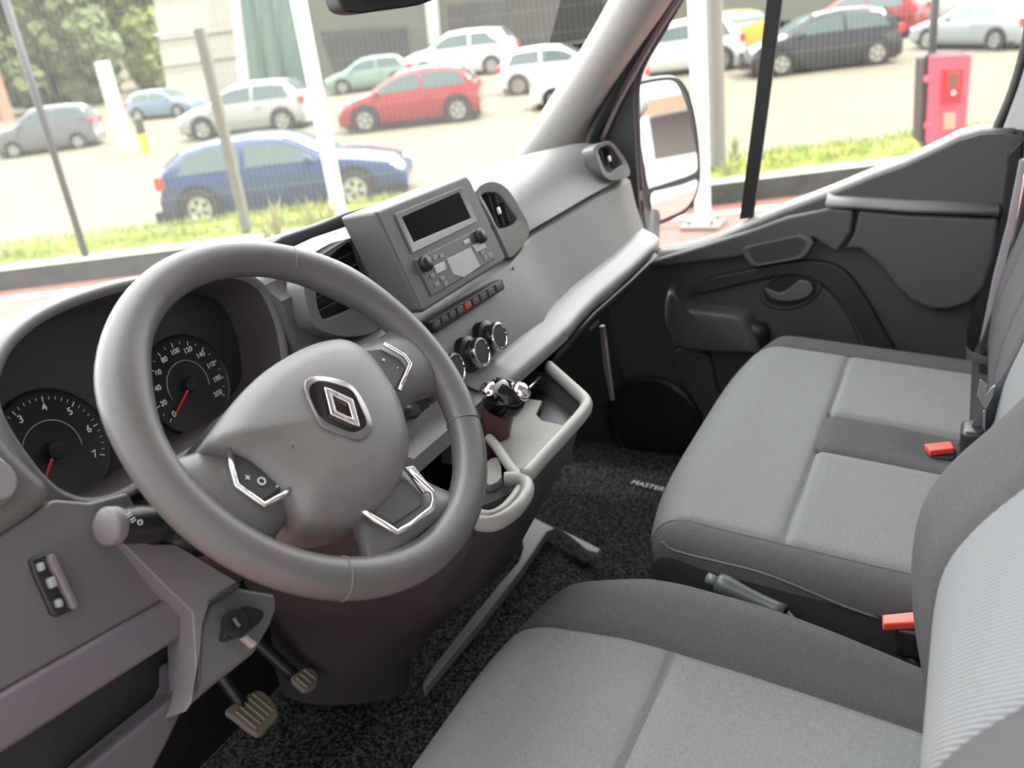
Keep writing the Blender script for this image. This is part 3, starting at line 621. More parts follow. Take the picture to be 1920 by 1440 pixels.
    bar([(0, -hh), (hw, 0), (.003, hh*.86), (-.0, hh*.62), (hw-tk*1.35, 0), (0, -hh+tk*1.9), (-.0045, -hh+tk*2.9), (-.0078, -hh+tk*2.1)])
    text('airbag_mark', 'AIRBAG', .006, WP(-.072, -.022, .0285), WU, WV, mat('emboss', (.2, .2, .2), .5), hub)
    # switch pads, chrome corners
    def bezel(path, parent, r=.0026, nm='chrome_trim', w=.016):
        return tube(nm, [WP(u, v, w) for u, v in path], r, CHR if nm == 'chrome_trim' else SIL, parent, seg=8, flat=.8, upv=WN)
    lp = solid('switch_pad', [WP(u, v, .0125) for u, v in ((-.118, .004), (-.134, -.022), (-.128, -.044), (-.100, -.046), (-.090, -.035), (-.098, -.005))], -WN*.012, PLD, ls, bevel=.0015)
    bezel([(-.122, .006), (-.139, -.022), (-.132, -.048), (-.112, -.051), (-.100, -.050)], ls)
    for (u, v, s) in ((-.124, -.022, '+'), (-.116, -.031, 'O'), (-.108, -.041, '-')): text('switch_symbol', s, .010, WP(u, v, .0135), WU, WV, WHT, lp)
    rp = solid('switch_pad', [WP(u, v, .0125) for u, v in ((.078, .022), (.108, .010), (.120, -.010), (.118, -.022), (.082, -.034), (.080, -.010))], -WN*.012, PLD, rs_, bevel=.0015)
    bezel([(.112, .012), (.124, -.010), (.122, -.022), (.104, -.029), (.082, -.037)], rs_)
    for (u, v) in ((.098, -.002), (.106, -.016)): text('switch_symbol', '+' if u < .1 else '-', .009, WP(u, v, .0135), WU, WV, WHT, rp)
    bpn = solid('spoke_recess', [WP(u, v, .0120) for u, v in ((-.052, -.106), (-.040, -.132), (.002, -.138), (.010, -.132), (.010, -.108))], -WN*.01, mat('recess_grey', (.075, .072, .075), .4), bs, bevel=.002)
    bezel([(-.060, -.103), (-.047, -.139), (-.030, -.143), (.004, -.146), (.014, -.142), (.020, -.135), (.016, -.104)], bs, .0032)
    solid('spoke_blade', [WP(u, v, .0155) for u, v in ((.016, -.100), (.026, -.104), (.024, -.134), (.012, -.130))], -WN*.004, SIL, bs, bevel=.001)
    return t
wheel()
# ================================================================== CONSOLE, GEAR LEVER
def console():
    t = thing('centre_console', 'dark centre console with open tray and cup holder below the dash', 'console', (.33, .65, FL))
    RIM = mat('tray_rim', (.30, .29, .265), .45); TRAY = mat('tray_floor', (.27, .26, .24), .5)
    def ring(z, pts): return crom([Vector((x, y, z)) for x, y in pts], 4)
    secs = [(-.505, [(.14, .50), (.16, .47), (.215, .445), (.30, .447), (.40, .447), (.445, .462), (.50, .51), (.545, .565), (.55, .66), (.54, .80), (.3, .86), (.12, .84), (.11, .65)]),
            (-.56, [(.145, .51), (.165, .485), (.22, .462), (.30, .463), (.39, .463), (.43, .48), (.475, .53), (.51, .59), (.52, .68), (.52, .80), (.3, .86), (.12, .84), (.12, .66)]),
            (-.68, [(.17, .60), (.185, .565), (.22, .53), (.28, .52), (.335, .53), (.37, .56), (.40, .61), (.42, .66), (.43, .74), (.43, .84), (.3, .88), (.13, .86), (.13, .7)]),
            (-.82, [(.225, .80), (.228, .75), (.24, .70), (.27, .665), (.31, .66), (.335, .68), (.355, .71), (.365, .76), (.37, .82), (.37, .92), (.28, .96), (.235, .95), (.228, .87)]),
            (-.95, [(.240, .92), (.243, .88), (.255, .84), (.28, .79), (.31, .765), (.335, .765), (.35, .79), (.355, .85), (.36, .90), (.36, .97), (.30, .99), (.25, .99), (.242, .96)]),
            (-1.02, [(.245, .95), (.248, .92), (.26, .88), (.285, .83), (.315, .79), (.338, .785), (.352, .81), (.357, .86), (.36, .92), (.36, .98), (.31, 1.0), (.26, 1.0), (.247, .98)])]
    grid('console_body', [ring(z, p) for z, p in secs], mat('console_plastic', (.062, .050, .056), .45), t, closed_u=True)
    # tray floor
    kk = .3125; f = lambda pts: [(800+x*kk, 560+y*kk) for x, y in pts]
    FLz = -.515
    solid('tray_base', [HZ(FLz-.012, *p) for p in f([(340, 830), (420, 740), (560, 640), (640, 480), (740, 400), (900, 520), (960, 640), (830, 800), (610, 1060), (540, 1060)])], (0, 0, -.006), PLK, t, bevel=0)
    solid('tray_floor', [HZ(FLz, *p) for p in f([(400, 830), (470, 760), (560, 640), (620, 600), (692, 612), (655, 690), (690, 730), (822, 760), (585, 1010), (540, 1040)])], (0, 0, -.006), TRAY, t, bevel=.001)
    rimp = [HZ(-.497, *p) for p in f([(735, 412), (800, 470), (900, 560), (950, 610), (958, 650), (920, 710), (830, 810), (700, 950), (590, 1075)])]
    tube('tray_rim', rimp, .0085, RIM, t, smooth_n=5, flat=1.3)
    rimp2 = [HZ(-.497, *p) for p in f([(375, 838), (420, 890), (480, 980), (545, 1062), (590, 1080)])]
    tube('tray_rim', rimp2, .0065, RIM, t, smooth_n=5)
    cupr = [HZ(-.50, *p) for p in f([(470, 1085), (560, 1085), (600, 1110), (606, 1160), (560, 1240), (480, 1310), (390, 1350), (300, 1345)])]
    tube('cup_rim', cupr, .0075, RIM, t, smooth_n=5, flat=1.3)
    tube('cup_inner_rim', [HZ(-.505, *p) for p in f([(560, 1140), (520, 1200), (450, 1270), (380, 1300), (310, 1290)])], .006, RIM, t, smooth_n=4)
    solid('cup_floor', [HZ(-.53, *p) for p in f([(300, 1120), (420, 1050), (560, 1100), (570, 1180), (450, 1290), (310, 1300)])], (0, 0, -.006), PLK, t, bevel=0)
    # lever gaiter panel
    solid('gaiter_panel', [HY(.60, *p) for p in f([(180, 760), (350, 690), (440, 760), (440, 900), (380, 1000), (150, 1000)])], (0, .02, 0), PL, t, bevel=.004)
    lb = [HZ(-.52, *p) for p in f([(375, 960), (430, 950), (450, 1060), (400, 1110), (350, 1100), (340, 1010)])]
    solid('clip_bracket', lb, (0, 0, -.03), RIM, t, bevel=.006, smooth_n=2)
    tube('bag_hook', [HY(.56, *p) for p in f([(570, 580), (620, 530), (680, 475)])], .003, SIL, t)
    sr = thing('floor_rail', 'pale grey metal strip edging the carpet beside the console', 'rail', (.5, .7, FL))
    g = lambda pts: [(600+x/3, 900+y/3) for x, y in pts]
    solid('rail_strip', [HZ(FL+.028, *p) for p in g([(1205, 208), (1325, 270), (1275, 292), (1205, 400), (1120, 520), (905, 790), (720, 1010), (640, 1110), (585, 1172), (572, 1150), (640, 1040), (830, 800), (1000, 590), (1115, 460), (1140, 380), (1132, 328), (1160, 278)])], (0, 0, -.02), mat('rail_grey', (.17, .175, .165), .4), sr, bevel=.003)
    solid('rail_tip', [HZ(FL+.03, *p) for p in g([(1330, 268), (1430, 312), (1580, 388), (1560, 410), (1500, 392), (1400, 312)])], (0, 0, -.012), mat('tip_beige', (.36, .32, .28), .4), sr, bevel=.002)
    return t
console()
def gear():
    t = thing('gear_lever', 'short gear lever with chrome topped black knob on red brown stem', 'gear lever', (.36, .6, -.56))
    top = HX(.345, 950, 728); base = HX(.345, 902, 880); ax = (top-base).normalized()
    L = (top-base).length
    lathe('stem', base, ax, [(.034, 0), (.030, L*.25), (.024, L*.5), (.021, L*.72), (.019, L*.80)], GEARR, t)
    lathe('knob', base, ax, [(.019, L*.74), (.026, L*.78), (.030, L*.86), (.029, L*.95), (.022, L*1.02), (.010, L*1.05), (.0005, L*1.055)], PIANO, t, sx=.9)
    for sg in (-1, 1):
        c = base+ax*(L*.90)+CR*(sg*.0155); lathe('knob_cap', c, (ax-D*.25+CR*sg*.55), [(.0005, .0), (.011, .003), (.0145, .010), (.0135, .017), (.008, .0215), (.0005, .023)], CHR, t)
    return t
gear()
# ================================================================== FLOOR MAT AND PEDALS
mt = solid('floor_mat', [(-.45, -.45, FL-.004), (1.28, -.45, FL-.004), (1.28, 1.08, FL-.004), (-.45, 1.08, FL-.004)], (0, 0, -.004), CARPET, None, bevel=0)
mt2 = thing('floor_mat', 'black flecked carpet mat with white lettering on the cab floor', 'floor mat', (.5, .4, FL)); mt.name = 'carpet'; mt.parent = mt2; mt.location = -mt2.location
mt2.name = 'floor_mat'
pA, pB = HZ(FL, 1184, 904), HZ(FL, 1290, 930)
text('mat_lettering', 'MASTER', .024, pA+Vector((0, 0, .001)), pB-pA, Vector((0, 0, 1)).cross(pB-pA), mat('thread_white', (.7, .7, .68), .8), mt2, align='LEFT')
def pedal(pix, arm, label, kind):
    z = FL+.12
    c = HZ(z, sum(p[0] for p in pix)/len(pix), sum(p[1] for p in pix)/len(pix)); n = Vector((0, -.55, .83)).normalized()
    t = thing(kind, label, 'pedal', tuple(c))
    ring = [hit(x, y, c, n) for x, y in pix]
    solid('pedal_pad', crom(ring, 2), -n*.012, BRASS, t, bevel=.004)
    r_, u_, _ = basis(n)
    w_ = max((p-c).dot(r_) for p in ring)-min((p-c).dot(r_) for p in ring); h_ = max((p-c).dot(u_) for p in ring)-min((p-c).dot(u_) for p in ring)
    for k in range(5 if kind == 'brake_pedal' else 3):
        f = (k+.5)/(5 if kind == 'brake_pedal' else 3)-.5
        box('rib', c+r_*(f*w_*.75)+n*.001, (.003, h_*.62, .004), mat('rib_tan', (.30, .25, .20), .6), t, .001, (r_, u_, n))
    tube('pedal_arm', [c-n*.01+Vector((0, .01, 0)), c+Vector(arm)*.5+Vector((0, .03, 0)), c+Vector(arm)], .011, PLK, t, smooth_n=4)
f = lambda pts: [(x*.375, 900+y*.375) for x, y in pts]
pedal(f([(1125, 1150), (1200, 1095), (1290, 1045), (1350, 1080), (1400, 1170), (1345, 1235), (1290, 1280), (1175, 1195)]), (0, .10, .25), 'wide worn ribbed brake pedal above the carpet', 'brake_pedal')
pedal(f([(1455, 985), (1500, 950), (1545, 932), (1595, 970), (1583, 1030), (1530, 1055), (1490, 1030)]), (-.05, .12, .22), 'smaller accelerator pedal beside the dark console side', 'accelerator_pedal')

# ================================================================== SEATS
def cushion(t, xc, W, yf, yr, ztop, seams, yseam, H, regions, r=.055, rf=.075, frontbow=.05):
    xs = set()
    lo, hi = -W+r, W-r
    n = 46
    for i in range(n+1): xs.add(round(lerp(lo, hi, i/n), 4))
    for s in seams:
        s -= xc
        xs = {x for x in xs if abs(x-s) > .009}
        for d in (-.007, -.0035, 0, .0035, .007): xs.add(round(s+d, 4))
    cols = [(-W, H), (-W, H*.55)]+[(-W+r-r*math.cos(a), r-r*math.sin(a)) for a in [math.radians(q) for q in range(0, 90, 12)]]
    cols += [(x, 0) for x in sorted(xs)]
    cols += [(W-r+r*math.cos(a), r-r*math.sin(a)) for a in [math.radians(q) for q in range(84, -1, -12)]]+[(W, H*.55), (W, H)]
    ys = {round(lerp(yf-rf, yr, i/30), 4) for i in range(31)}; ys = {y for y in ys if abs(y-yseam) > .009}
    for d in (-.007, -.0035, 0, .0035, .007): ys.add(round(yseam+d, 4))
    rws = [(yf, H), (yf, H*.55)]+[(yf-rf+rf*math.cos(a), rf-rf*math.sin(a)) for a in [math.radians(q) for q in range(0, 90, 12)]]
    rws += [(y, 0) for y in sorted(ys, reverse=True)]
    P = []
    for (y, dt) in rws:
        row = []
        for (x, ds) in cols:
            d = min(H, (ds**2.2+dt**2.2)**(1/2.2)); xn = x/W
            yy = y-frontbow*abs(xn)**3.5*max(0, min(1, (y-(yf-.28))/.28))
            fx = max(0, min(1, (y-(yf-.13))/.13)); xx = xc+x*(1-.05*fx*fx*abs(xn)**2)
            z = ztop(xx, yy)-d
            if ds == 0 and dt <= rf*.999:
                for s in (seams if yy < yseam else (seams[0], seams[-1])): z -= .006*math.exp(-((xx-s)/.0055)**2)
                if seams[0] < xx < seams[-1]: z -= .006*math.exp(-((yy-yseam)/.0055)**2)
            row.append(Vector((xx, yy, z)))
        P.append(row)
    yb = [q for q in range(len(rws))]
    def emit(name, m, test):
        vid = {}; vs = []; fs = []
        for i in range(len(rws)-1):
            for j in range(len(cols)-1):
                cx = xc+(cols[j][0]+cols[j+1][0])/2; cy = (rws[i][0]+rws[i+1][0])/2; dd = max((cols[j][1]+cols[j+1][1])/2, (rws[i][1]+rws[i+1][1])/2)
                if test(cx, cy, dd):
                    q = []
                    for a, b in ((i, j), (i, j+1), (i+1, j+1), (i+1, j)):
                        if (a, b) not in vid: vid[(a, b)] = len(vs); vs.append(P[a][b])
                        q.append(vid[(a, b)])
                    fs.append(q)
        if fs: return mesh(name, vs, fs, m, t, smooth=True)
    for name, m, test in regions: emit(name, m, test)
    return P

def backrest(t, xc, W, prof, seams, regions, thick=.13, bol=.03):
    xs = sorted({round(lerp(-W+.04, W-.04, i/30), 4) for i in range(31)} | {round(s-xc+d, 4) for s in seams for d in (-.006, -.003, 0, .003, .006)})
    cols = [(-W, thick), (-W, thick*.5)]+[(-W+.04-.04*math.cos(a), .04-.04*math.sin(a)) for a in [math.radians(q) for q in range(0, 90, 15)]]+[(x, 0) for x in xs]
    cols += [(W-.04+.04*math.cos(a), .04-.04*math.sin(a)) for a in [math.radians(q) for q in range(75, -1, -15)]]+[(W, thick*.5), (W, thick)]
    rows = []
    zs = crom([Vector((0, y, z)) for z, y in prof], 5, False)
    for q in zs:
        row = []
        for x, d in cols:
            xn = abs(x)/W; inset = bol*(1-max(0, min(1, (xn-.45)/.3)))
            if d == 0:
                for s in seams: inset += .006*math.exp(-((x+xc-s)/.0055)**2)
            row.append(Vector((xc+x, q.y-d-inset, q.z)))
        rows.append(row)
    for name, m, test in regions:
        vid = {}; vs = []; fs = []
        for i in range(len(rows)-1):
            for j in range(len(cols)-1):
                cx = xc+(cols[j][0]+cols[j+1][0])/2
                if test(cx, (cols[j][1]+cols[j+1][1])/2):
                    fq = []
                    for a, b in ((i, j), (i, j+1), (i+1, j+1), (i+1, j)):
                        if (a, b) not in vid: vid[(a, b)] = len(vs); vs.append(rows[a][b])
                        fq.append(vid[(a, b)])
                    fs.append(fq)
        if fs: mesh(name, vs, fs, m, t, smooth=True)
def sm(a, b, x): q = max(0, min(1, (x-a)/(b-a))); return q*q*(3-2*q)
def driver_seat():
    t = thing('driver_seat', 'driver seat with light grey cushion and dark bolsters nearest the camera', 'seat', (0, .2, FL))
    zt = lambda x, y: -.655-.10*max(0, .30-y)+.046*sm(.13, .215, abs(x))*sm(.50, .25, y)*sm(-.16, .20, y)
    S = .158
    cushion(t, 0, .262, .475, -.02, zt, [-S, S], .25, .17, [
        ('cushion_front', FABL, lambda x, y, d: abs(x) < S and y > .25),
        ('cushion_insert', FABL, lambda x, y, d: abs(x) < S and y <= .25),
        ('side_bolster', FABD, lambda x, y, d: x > S), ('side_bolster', FABD, lambda x, y, d: x < -S)])
    prof = [(-.76, -.05), (-.70, -.012), (-.62, .008), (-.54, .020), (-.47, .018), (-.42, -.002), (-.36, -.045), (-.28, -.095), (-.15, -.15), (.05, -.20), (.12, -.235)]
    backrest(t, 0, .25, prof, [-.12, .12], [('backrest_panel', STR, lambda x, d: abs(x) < .12), ('backrest_bolster', FABD, lambda x, d: x > .12), ('backrest_bolster', FABD, lambda x, d: x < -.12)], bol=.022)
    box('seat_base', (0, .17, -.93), (.40, .36, .2), PLK, t, bevel=.03)
    return t
driver_seat()
def bench():
    t = thing('passenger_bench', 'two place passenger bench with light grey inserts and dark middle strip', 'bench seat', (.75, .15, FL))
    zt = lambda x, y: -.635-.10*max(0, .30-y)-.016*math.exp(-((x-.73)/.045)**2-((y-.0)/.06)**2)+.008*sm(.40, .35, x)-.0*x
    a, b, c, d_, ys = .395, .66, .79, 1.05, .175
    cushion(t, .745, .405, .388, -.03, zt, [a, b, c, d_], ys, .19, [
        ('cushion_front', FABL, lambda x, y, d: a < x < d_ and y > ys),
        ('cushion_insert', FABL, lambda x, y, d: a < x < b and y <= ys),
        ('middle_strip', FABD, lambda x, y, d: b < x < c and y <= ys),
        ('cushion_insert', FABL, lambda x, y, d: c < x < d_ and y <= ys),
        ('side_bolster', FABD, lambda x, y, d: x < a and d < .045),
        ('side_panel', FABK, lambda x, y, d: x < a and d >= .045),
        ('side_bolster', FABD, lambda x, y, d: x > d_)], frontbow=.045)
    prof = [(-.74, -.09), (-.68, -.058), (-.60, -.055), (-.52, -.063), (-.44, -.085), (-.3, -.12), (-.1, -.19), (.1, -.25)]
    backrest(t, .765, .42, prof, [.44, .68, .82, 1.04], [('backrest_panel', FABL, lambda x, d: .44 < x < .68), ('backrest_cover', FABD, lambda x, d: .82 < x < 1.04),
        ('backrest_cover', FABD, lambda x, d: x < .44), ('backrest_cover', FABD, lambda x, d: .68 < x < .82), ('backrest_cover', FABD, lambda x, d: x > 1.04)], bol=.0)
    box('seat_base', (.75, .14, -.93), (.66, .34, .2), PLK, t, bevel=.02)
    # piping along the near side
    tube('piping', [HX(.337, *p) for p in ((1240, 1016), (1262, 1032), (1330, 1050), (1420, 1072), (1500, 1102), (1580, 1136), (1650, 1160))], .0018, mat('piping', (.085, .085, .09), .8), t, seg=6, smooth_n=3)
    return t
bench()
def slab(pix, plane, thick, m, name, parent=None, **k):
    ax, v = plane; Hf = {'x': HX, 'y': HY, 'z': HZ}[ax]; dv = {'x': (thick, 0, 0), 'y': (0, thick, 0), 'z': (0, 0, -thick)}[ax]
    return solid(name, [Hf(v, *p) for p in pix], dv, m, parent, **k)
# buckles, belt
for pix, pl, lb in (([(1654, 1152), (1714, 1146), (1760, 1142), (1760, 1160), (1712, 1167), (1656, 1170)], ('z', -.665), 'red seat belt buckle between driver seat and bench'),
                    ([(1733, 832), (1782, 826), (1790, 840), (1744, 845)], ('z', -.664), 'red seat belt buckle sunk in the middle of the bench')):
    c = sum((HZ(pl[1], *p) for p in pix), Vector())/len(pix); t = thing('belt_buckle', lb, 'seat belt buckle', tuple(c), 'seat belt buckles')
    slab(pix, pl, .010, REDB, 'release_button', t, bevel=.002)
    box('buckle_body', c-Vector((-.002, .004, .030)), (.032, .04, .04), PLK, t, bevel=.006)
    tube('buckle_stalk', [c-Vector((0, 0, .05)), c-Vector((0, .03, .11))], .010, PLK, t)
sb = thing('seat_belt', 'dark blue grey seat belt hanging over the bench backrest', 'seat belt', (.85, -.05, -.62))
def strap(name, L, Rr, m, parent, th=.002):
    rows = [[Vector(a), Vector(b)] for a, b in zip(L, Rr)]; return grid(name, rows, m, parent, thick=th)
X = .66
yl = lambda z: -.03-.0
pathL = [(1960, 545), (1918, 640), (1880, 705), (1848, 745), (1820, 800), (1795, 835)]
pathR = [(1985, 590), (1942, 680), (1905, 735), (1872, 775), (1852, 812), (1845, 838)]
strap('webbing', crom([HX(X, *p)+Vector((0, .0, 0)) for p in pathL], 4, False), crom([HX(X, *p)+Vector((0, .0, 0)) for p in pathR], 4, False), BELT, sb)
slab([(1838, 712), (1852, 722), (1848, 740), (1858, 728), (1866, 722), (1862, 745), (1848, 770), (1832, 742)], ('x', X-.01), .004, STEEL, 'latch_plate', sb, bevel=.001)
lb_ = box('belt_stem', HX(.66, 1822, 828), (.05, .03, .05), PLK, sb, bevel=.008)
slab([(1843, 770), (1849, 770), (1846, 830), (1840, 830)], ('x', X-.005), .003, SIL, 'belt_edge', sb, bevel=.0008)
an = thing('belt_anchor', 'steel outer belt anchor beside the far bench bolster', 'belt anchor', (1.2, -.02, -.7))
slab([(1812, 652), (1824, 662), (1852, 672), (1850, 684), (1822, 682), (1812, 676)], ('x', 1.18), .006, STEEL, 'anchor_plate', an, bevel=.0015)
ob = thing('outer_belt', 'dark belt webbing falling beside the rear of the passenger door', 'seat belt', (1.2, -.08, -.6))
strap('webbing', [HX(1.21, *p) for p in ((1925, 470), (1890, 560), (1862, 625), (1840, 662))], [HX(1.21, *p) for p in ((1950, 480), (1908, 570), (1878, 632), (1856, 668))], BELT, ob)
hb = thing('parking_brake', 'dark grey parking brake lever between driver seat and bench', 'parking brake', (.33, .1, FL))
A, B_ = HX(.325, 1345, 1092), HX(.31, 1470, 1150)
tube('lever_grip', [A, A.lerp(B_, .3), B_], lambda q: .0125+.002*math.sin(q*6), mat('brake_grey', (.075, .085, .09), .35), hb, smooth_n=4)
tube('release_knob', [A+(A-B_).normalized()*.014, A], .0075, SIL if False else mat('brake_grey2', (.14, .15, .155), .3), hb)
tube('lever_rod', [B_, B_+(B_-A).normalized()*.12+Vector((0, 0, -.10))], .008, PLK, hb)
# interior mirror (its lower rim shows)
im = thing('interior_mirror', 'black rear view mirror at the top of the windscreen', 'mirror', tuple(HY(.50, 725, -20)))
mc = HY(.50, 725, -34); r_, u_, n_ = basis((-.35, -.93, -.1))
hr = crom([mc+CR*x*.001-CU*y*.001 for x, y in ((-47, -20), (-45, 18), (-32, 29), (0, 26), (44, 17), (48, -10), (44, -30), (0, -34), (-40, -30))], 3)
solid('mirror_housing', hr, (.015, .028, 0), mat('mirror_black', (.006, .006, .006), .6, spec=.2), im, bevel=.006, seg=3)
solid('mirror_glass', [p-Vector((.0008, .0016, -.008)) for p in scaled(hr, .72)], (.0006, .0012, 0), MIRR, im, bevel=0)
tube('mirror_arm', [mc+Vector((.01, .03, 0)), mc+Vector((.01, .12, .06)), mc+Vector((.02, .24, .12))], .009, PLK, im)

# exterior mirror
def ext_mirror():
    t = thing('wing_mirror', 'black housed passenger wing mirror with a small second glass', 'wing mirror', (1.72, .78, -.5))
    pt = (1.62, .76, -.4); vv = ray(1250, 270); n = (Vector((.03, -1, -.03)).normalized()-vv).normalized(); k = 800/1920
    f = lambda pts: [(1120+x*k, y*k) for x, y in pts]
    sh = [(168, 384), (190, 368), (280, 350), (345, 348), (385, 372), (420, 440), (446, 560), (460, 690), (462, 800), (446, 880), (410, 945), (340, 985), (262, 1012), (240, 990), (228, 900), (190, 760), (172, 600)]
    ring = crom([hit(x, y, pt, n) for x, y in f(sh)], 3)
    bk = [(ring, 0), (scaled(ring, 1.03), .012), (scaled(ring, 1.02), .04), (scaled(ring, .9), .09), (scaled(ring, .6), .125), (scaled(ring, .05), .13)]
    grid('mirror_housing', [[p-n*d for p in rg] for rg, d in bk], PLK, t, closed_u=True)
    solid('mirror_back', [p-n*.004 for p in ring], -n*.003, PLK, t, bevel=0)
    g1 = [(174, 398), (200, 382), (280, 366), (340, 368), (372, 410), (400, 480), (425, 590), (446, 700), (448, 760), (420, 786), (340, 814), (250, 842), (226, 836), (205, 700), (184, 560)]
    g2 = [(240, 872), (300, 850), (380, 830), (440, 808), (450, 830), (430, 890), (390, 940), (330, 970), (266, 992), (248, 960)]
    mn = Vector((-.60, -.80, .0)).normalized()
    for nm, g in (('main_glass', g1), ('wide_angle_glass', g2)):
        q = crom([hit(x, y, pt, n)+n*.0015 for x, y in f(g)], 3); solid(nm, q, -n*.002, MIRR, t, bevel=0)
    tube('mirror_arm', [hit(*f([(300, 900)])[0], pt, n)-n*.06, Vector((1.5, .72, -.6)), Vector((1.37, .66, -.62))], .03, PLK, t, smooth_n=4)
    tube('mirror_arm', [hit(*f([(250, 470)])[0], pt, n)-n*.05, Vector((1.5, .72, -.22)), Vector((1.36, .70, -.24))], .02, PLK, t, smooth_n=4)
    return t
ext_mirror()
vb = thing('van_side', 'white outer side of the van seen in the wing mirror', 'van body', (1.4, -1.8, -1.2))
grid('side_skin', [[Vector((x, y, z)) for y in (.55, 0, -.7, -2, -4.2)] for z, x in ((-1.3, 1.40), (-.9, 1.44), (-.55, 1.42), (-.52, 1.38))], BODYW, vb)
grid('load_bay_skin', [[Vector((x, y, z)) for y in (-.75, -2, -4.2)] for z, x in ((-.55, 1.42), (.2, 1.38), (.9, 1.30))], BODYW, vb)
# ================================================================== OUTSIDE
FD = Vector((.465, -.885, 0)).normalized(); FN = Vector((.885, .465, 0)).normalized()       # along and across the fence
RN = Vector((-.0305, -.0171, 1)).normalized(); RP0 = Vector((0, 0, -2.89))
def GR(px, py): return hit(px, py, RP0, RN)
def road_z(x, y): return -2.89+.0305*x+.0171*y
PAV = mat('red_paving', (.24, .10, .08), .8, noise=.12, nscale=3)
ROAD = mat('pale_road', (.205, .185, .138), .9, spec=.03, noise=.06, nscale=.8)
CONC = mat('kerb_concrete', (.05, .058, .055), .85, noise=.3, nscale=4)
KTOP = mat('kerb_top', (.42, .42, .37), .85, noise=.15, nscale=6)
GRASS = speckle('grass', (.13, .19, .03), (.38, .37, .09), 5, .5)
KF = Vector((7.283, 2.1, 0)); off = KF.dot(FN)             # kerb line: dot(FN) = off
def L(s, d, z): p = FD*s+FN*(off+d); return Vector((p.x, p.y, z))
def strip(name, prof, m, s0=-16, s1=16, lab='', cat='ground', kind='structure'):
    o = grid(name, [[L(s, d, z) for s in (s0, -4, 4, s1)] for d, z in prof], m, None, smooth=False); return tag(o, lab, cat, kind=kind)
strip('ground_paving', [(-12, -1.75), (0.0, -1.75)], PAV, -40, 30, 'red brick paving the van stands on', 'paving')
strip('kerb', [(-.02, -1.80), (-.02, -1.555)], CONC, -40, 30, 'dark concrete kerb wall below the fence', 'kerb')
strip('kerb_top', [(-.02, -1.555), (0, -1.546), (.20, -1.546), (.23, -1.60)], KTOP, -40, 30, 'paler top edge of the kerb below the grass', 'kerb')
strip('kerb_line', [(-.42, -1.744), (-.30, -1.744)], WPAINT, -40, 30, 'white painted line on the red paving along the kerb', 'painted line')
strip('grass_bank', [(.20, -1.548), (.4, -1.525), (.8, -1.50), (1.25, -1.56), (1.8, -2.2), (2.6, -2.75)], GRASS, -40, 30, 'sunlit green grass verge behind the kerb', 'grass')
rd = grid('road', [[Vector((x, y, road_z(x, y)+.0)) for y in (-60, 0, 60, 160)] for x in (5, 30, 60, 160)], ROAD, None, smooth=False); tag(rd, 'wide pale sunlit road and car park beyond the fence', 'road', kind='structure')
# grass blades along the verge
def blades(name, n, m, hfun, lab):
    vs = []; fs = []
    for i in range(n):
        s, d, h, z0 = hfun(); p = L(s, d, z0); a = random.random()*6.28; w_ = .006+.006*random.random(); t_ = Vector((math.cos(a), math.sin(a), 0))
        k = len(vs); vs += [p-t_*w_, p+t_*w_, p+Vector((random.uniform(-.3, .3)*h, random.uniform(-.3, .3)*h, h))]; fs.append([k, k+1, k+2])
    o = mesh(name, vs, fs, m); return tag(o, lab, 'grass', kind='stuff')
blades('grass_blades', 9000, mat('blade_green', (.32, .36, .08), .7), lambda: (random.uniform(-9, 6), random.uniform(.26, 1.2), random.uniform(.03, .10), -1.52), 'short sunlit grass blades on the verge')
def weed(px, py, h, lab, n=22):
    b = hit(px, py, (0, 0, -1.52), (0, 0, 1)); vs = []; fs = []
    for i in range(n):
        a = random.random()*6.28; r = random.uniform(.02, .16); hh = h*random.uniform(.4, 1); t_ = Vector((math.cos(a), math.sin(a), 0)); sd_ = t_.cross(Vector((0, 0, 1)))*.009
        p = b+t_*r*.3; q = b+t_*r*.8+Vector((0, 0, hh*.7)); e = b+t_*r*1.5+Vector((0, 0, hh)); k = len(vs)
        vs += [p-sd_, p+sd_, q+sd_*.8, q-sd_*.8, e]; fs += [[k, k+1, k+2, k+3], [k+3, k+2, k+4]]
    o = mesh('weed', vs, fs, mat('weed_yellow', (.30, .32, .13), .8)); return tag(o, lab, 'weed', 'tall weeds on the verge')
for px, py, h, lb in ((525, 452, .42, 'tall thin weed in front of the blue car door'), (590, 436, .36, 'weed clump against the left white pole'), (500, 446, .22, 'short weed right of the grey green post'),
                      (620, 428, .40, 'weed directly at the foot of the left white pole'), (1378, 305, .30, 'leafy weed right of the right white pole'), (1365, 330, .2, 'low weed at the kerb behind the right white pole'), (20, 480, .12, 'low grass tuft at the far left verge')):
    weed(px, py, h, lb)
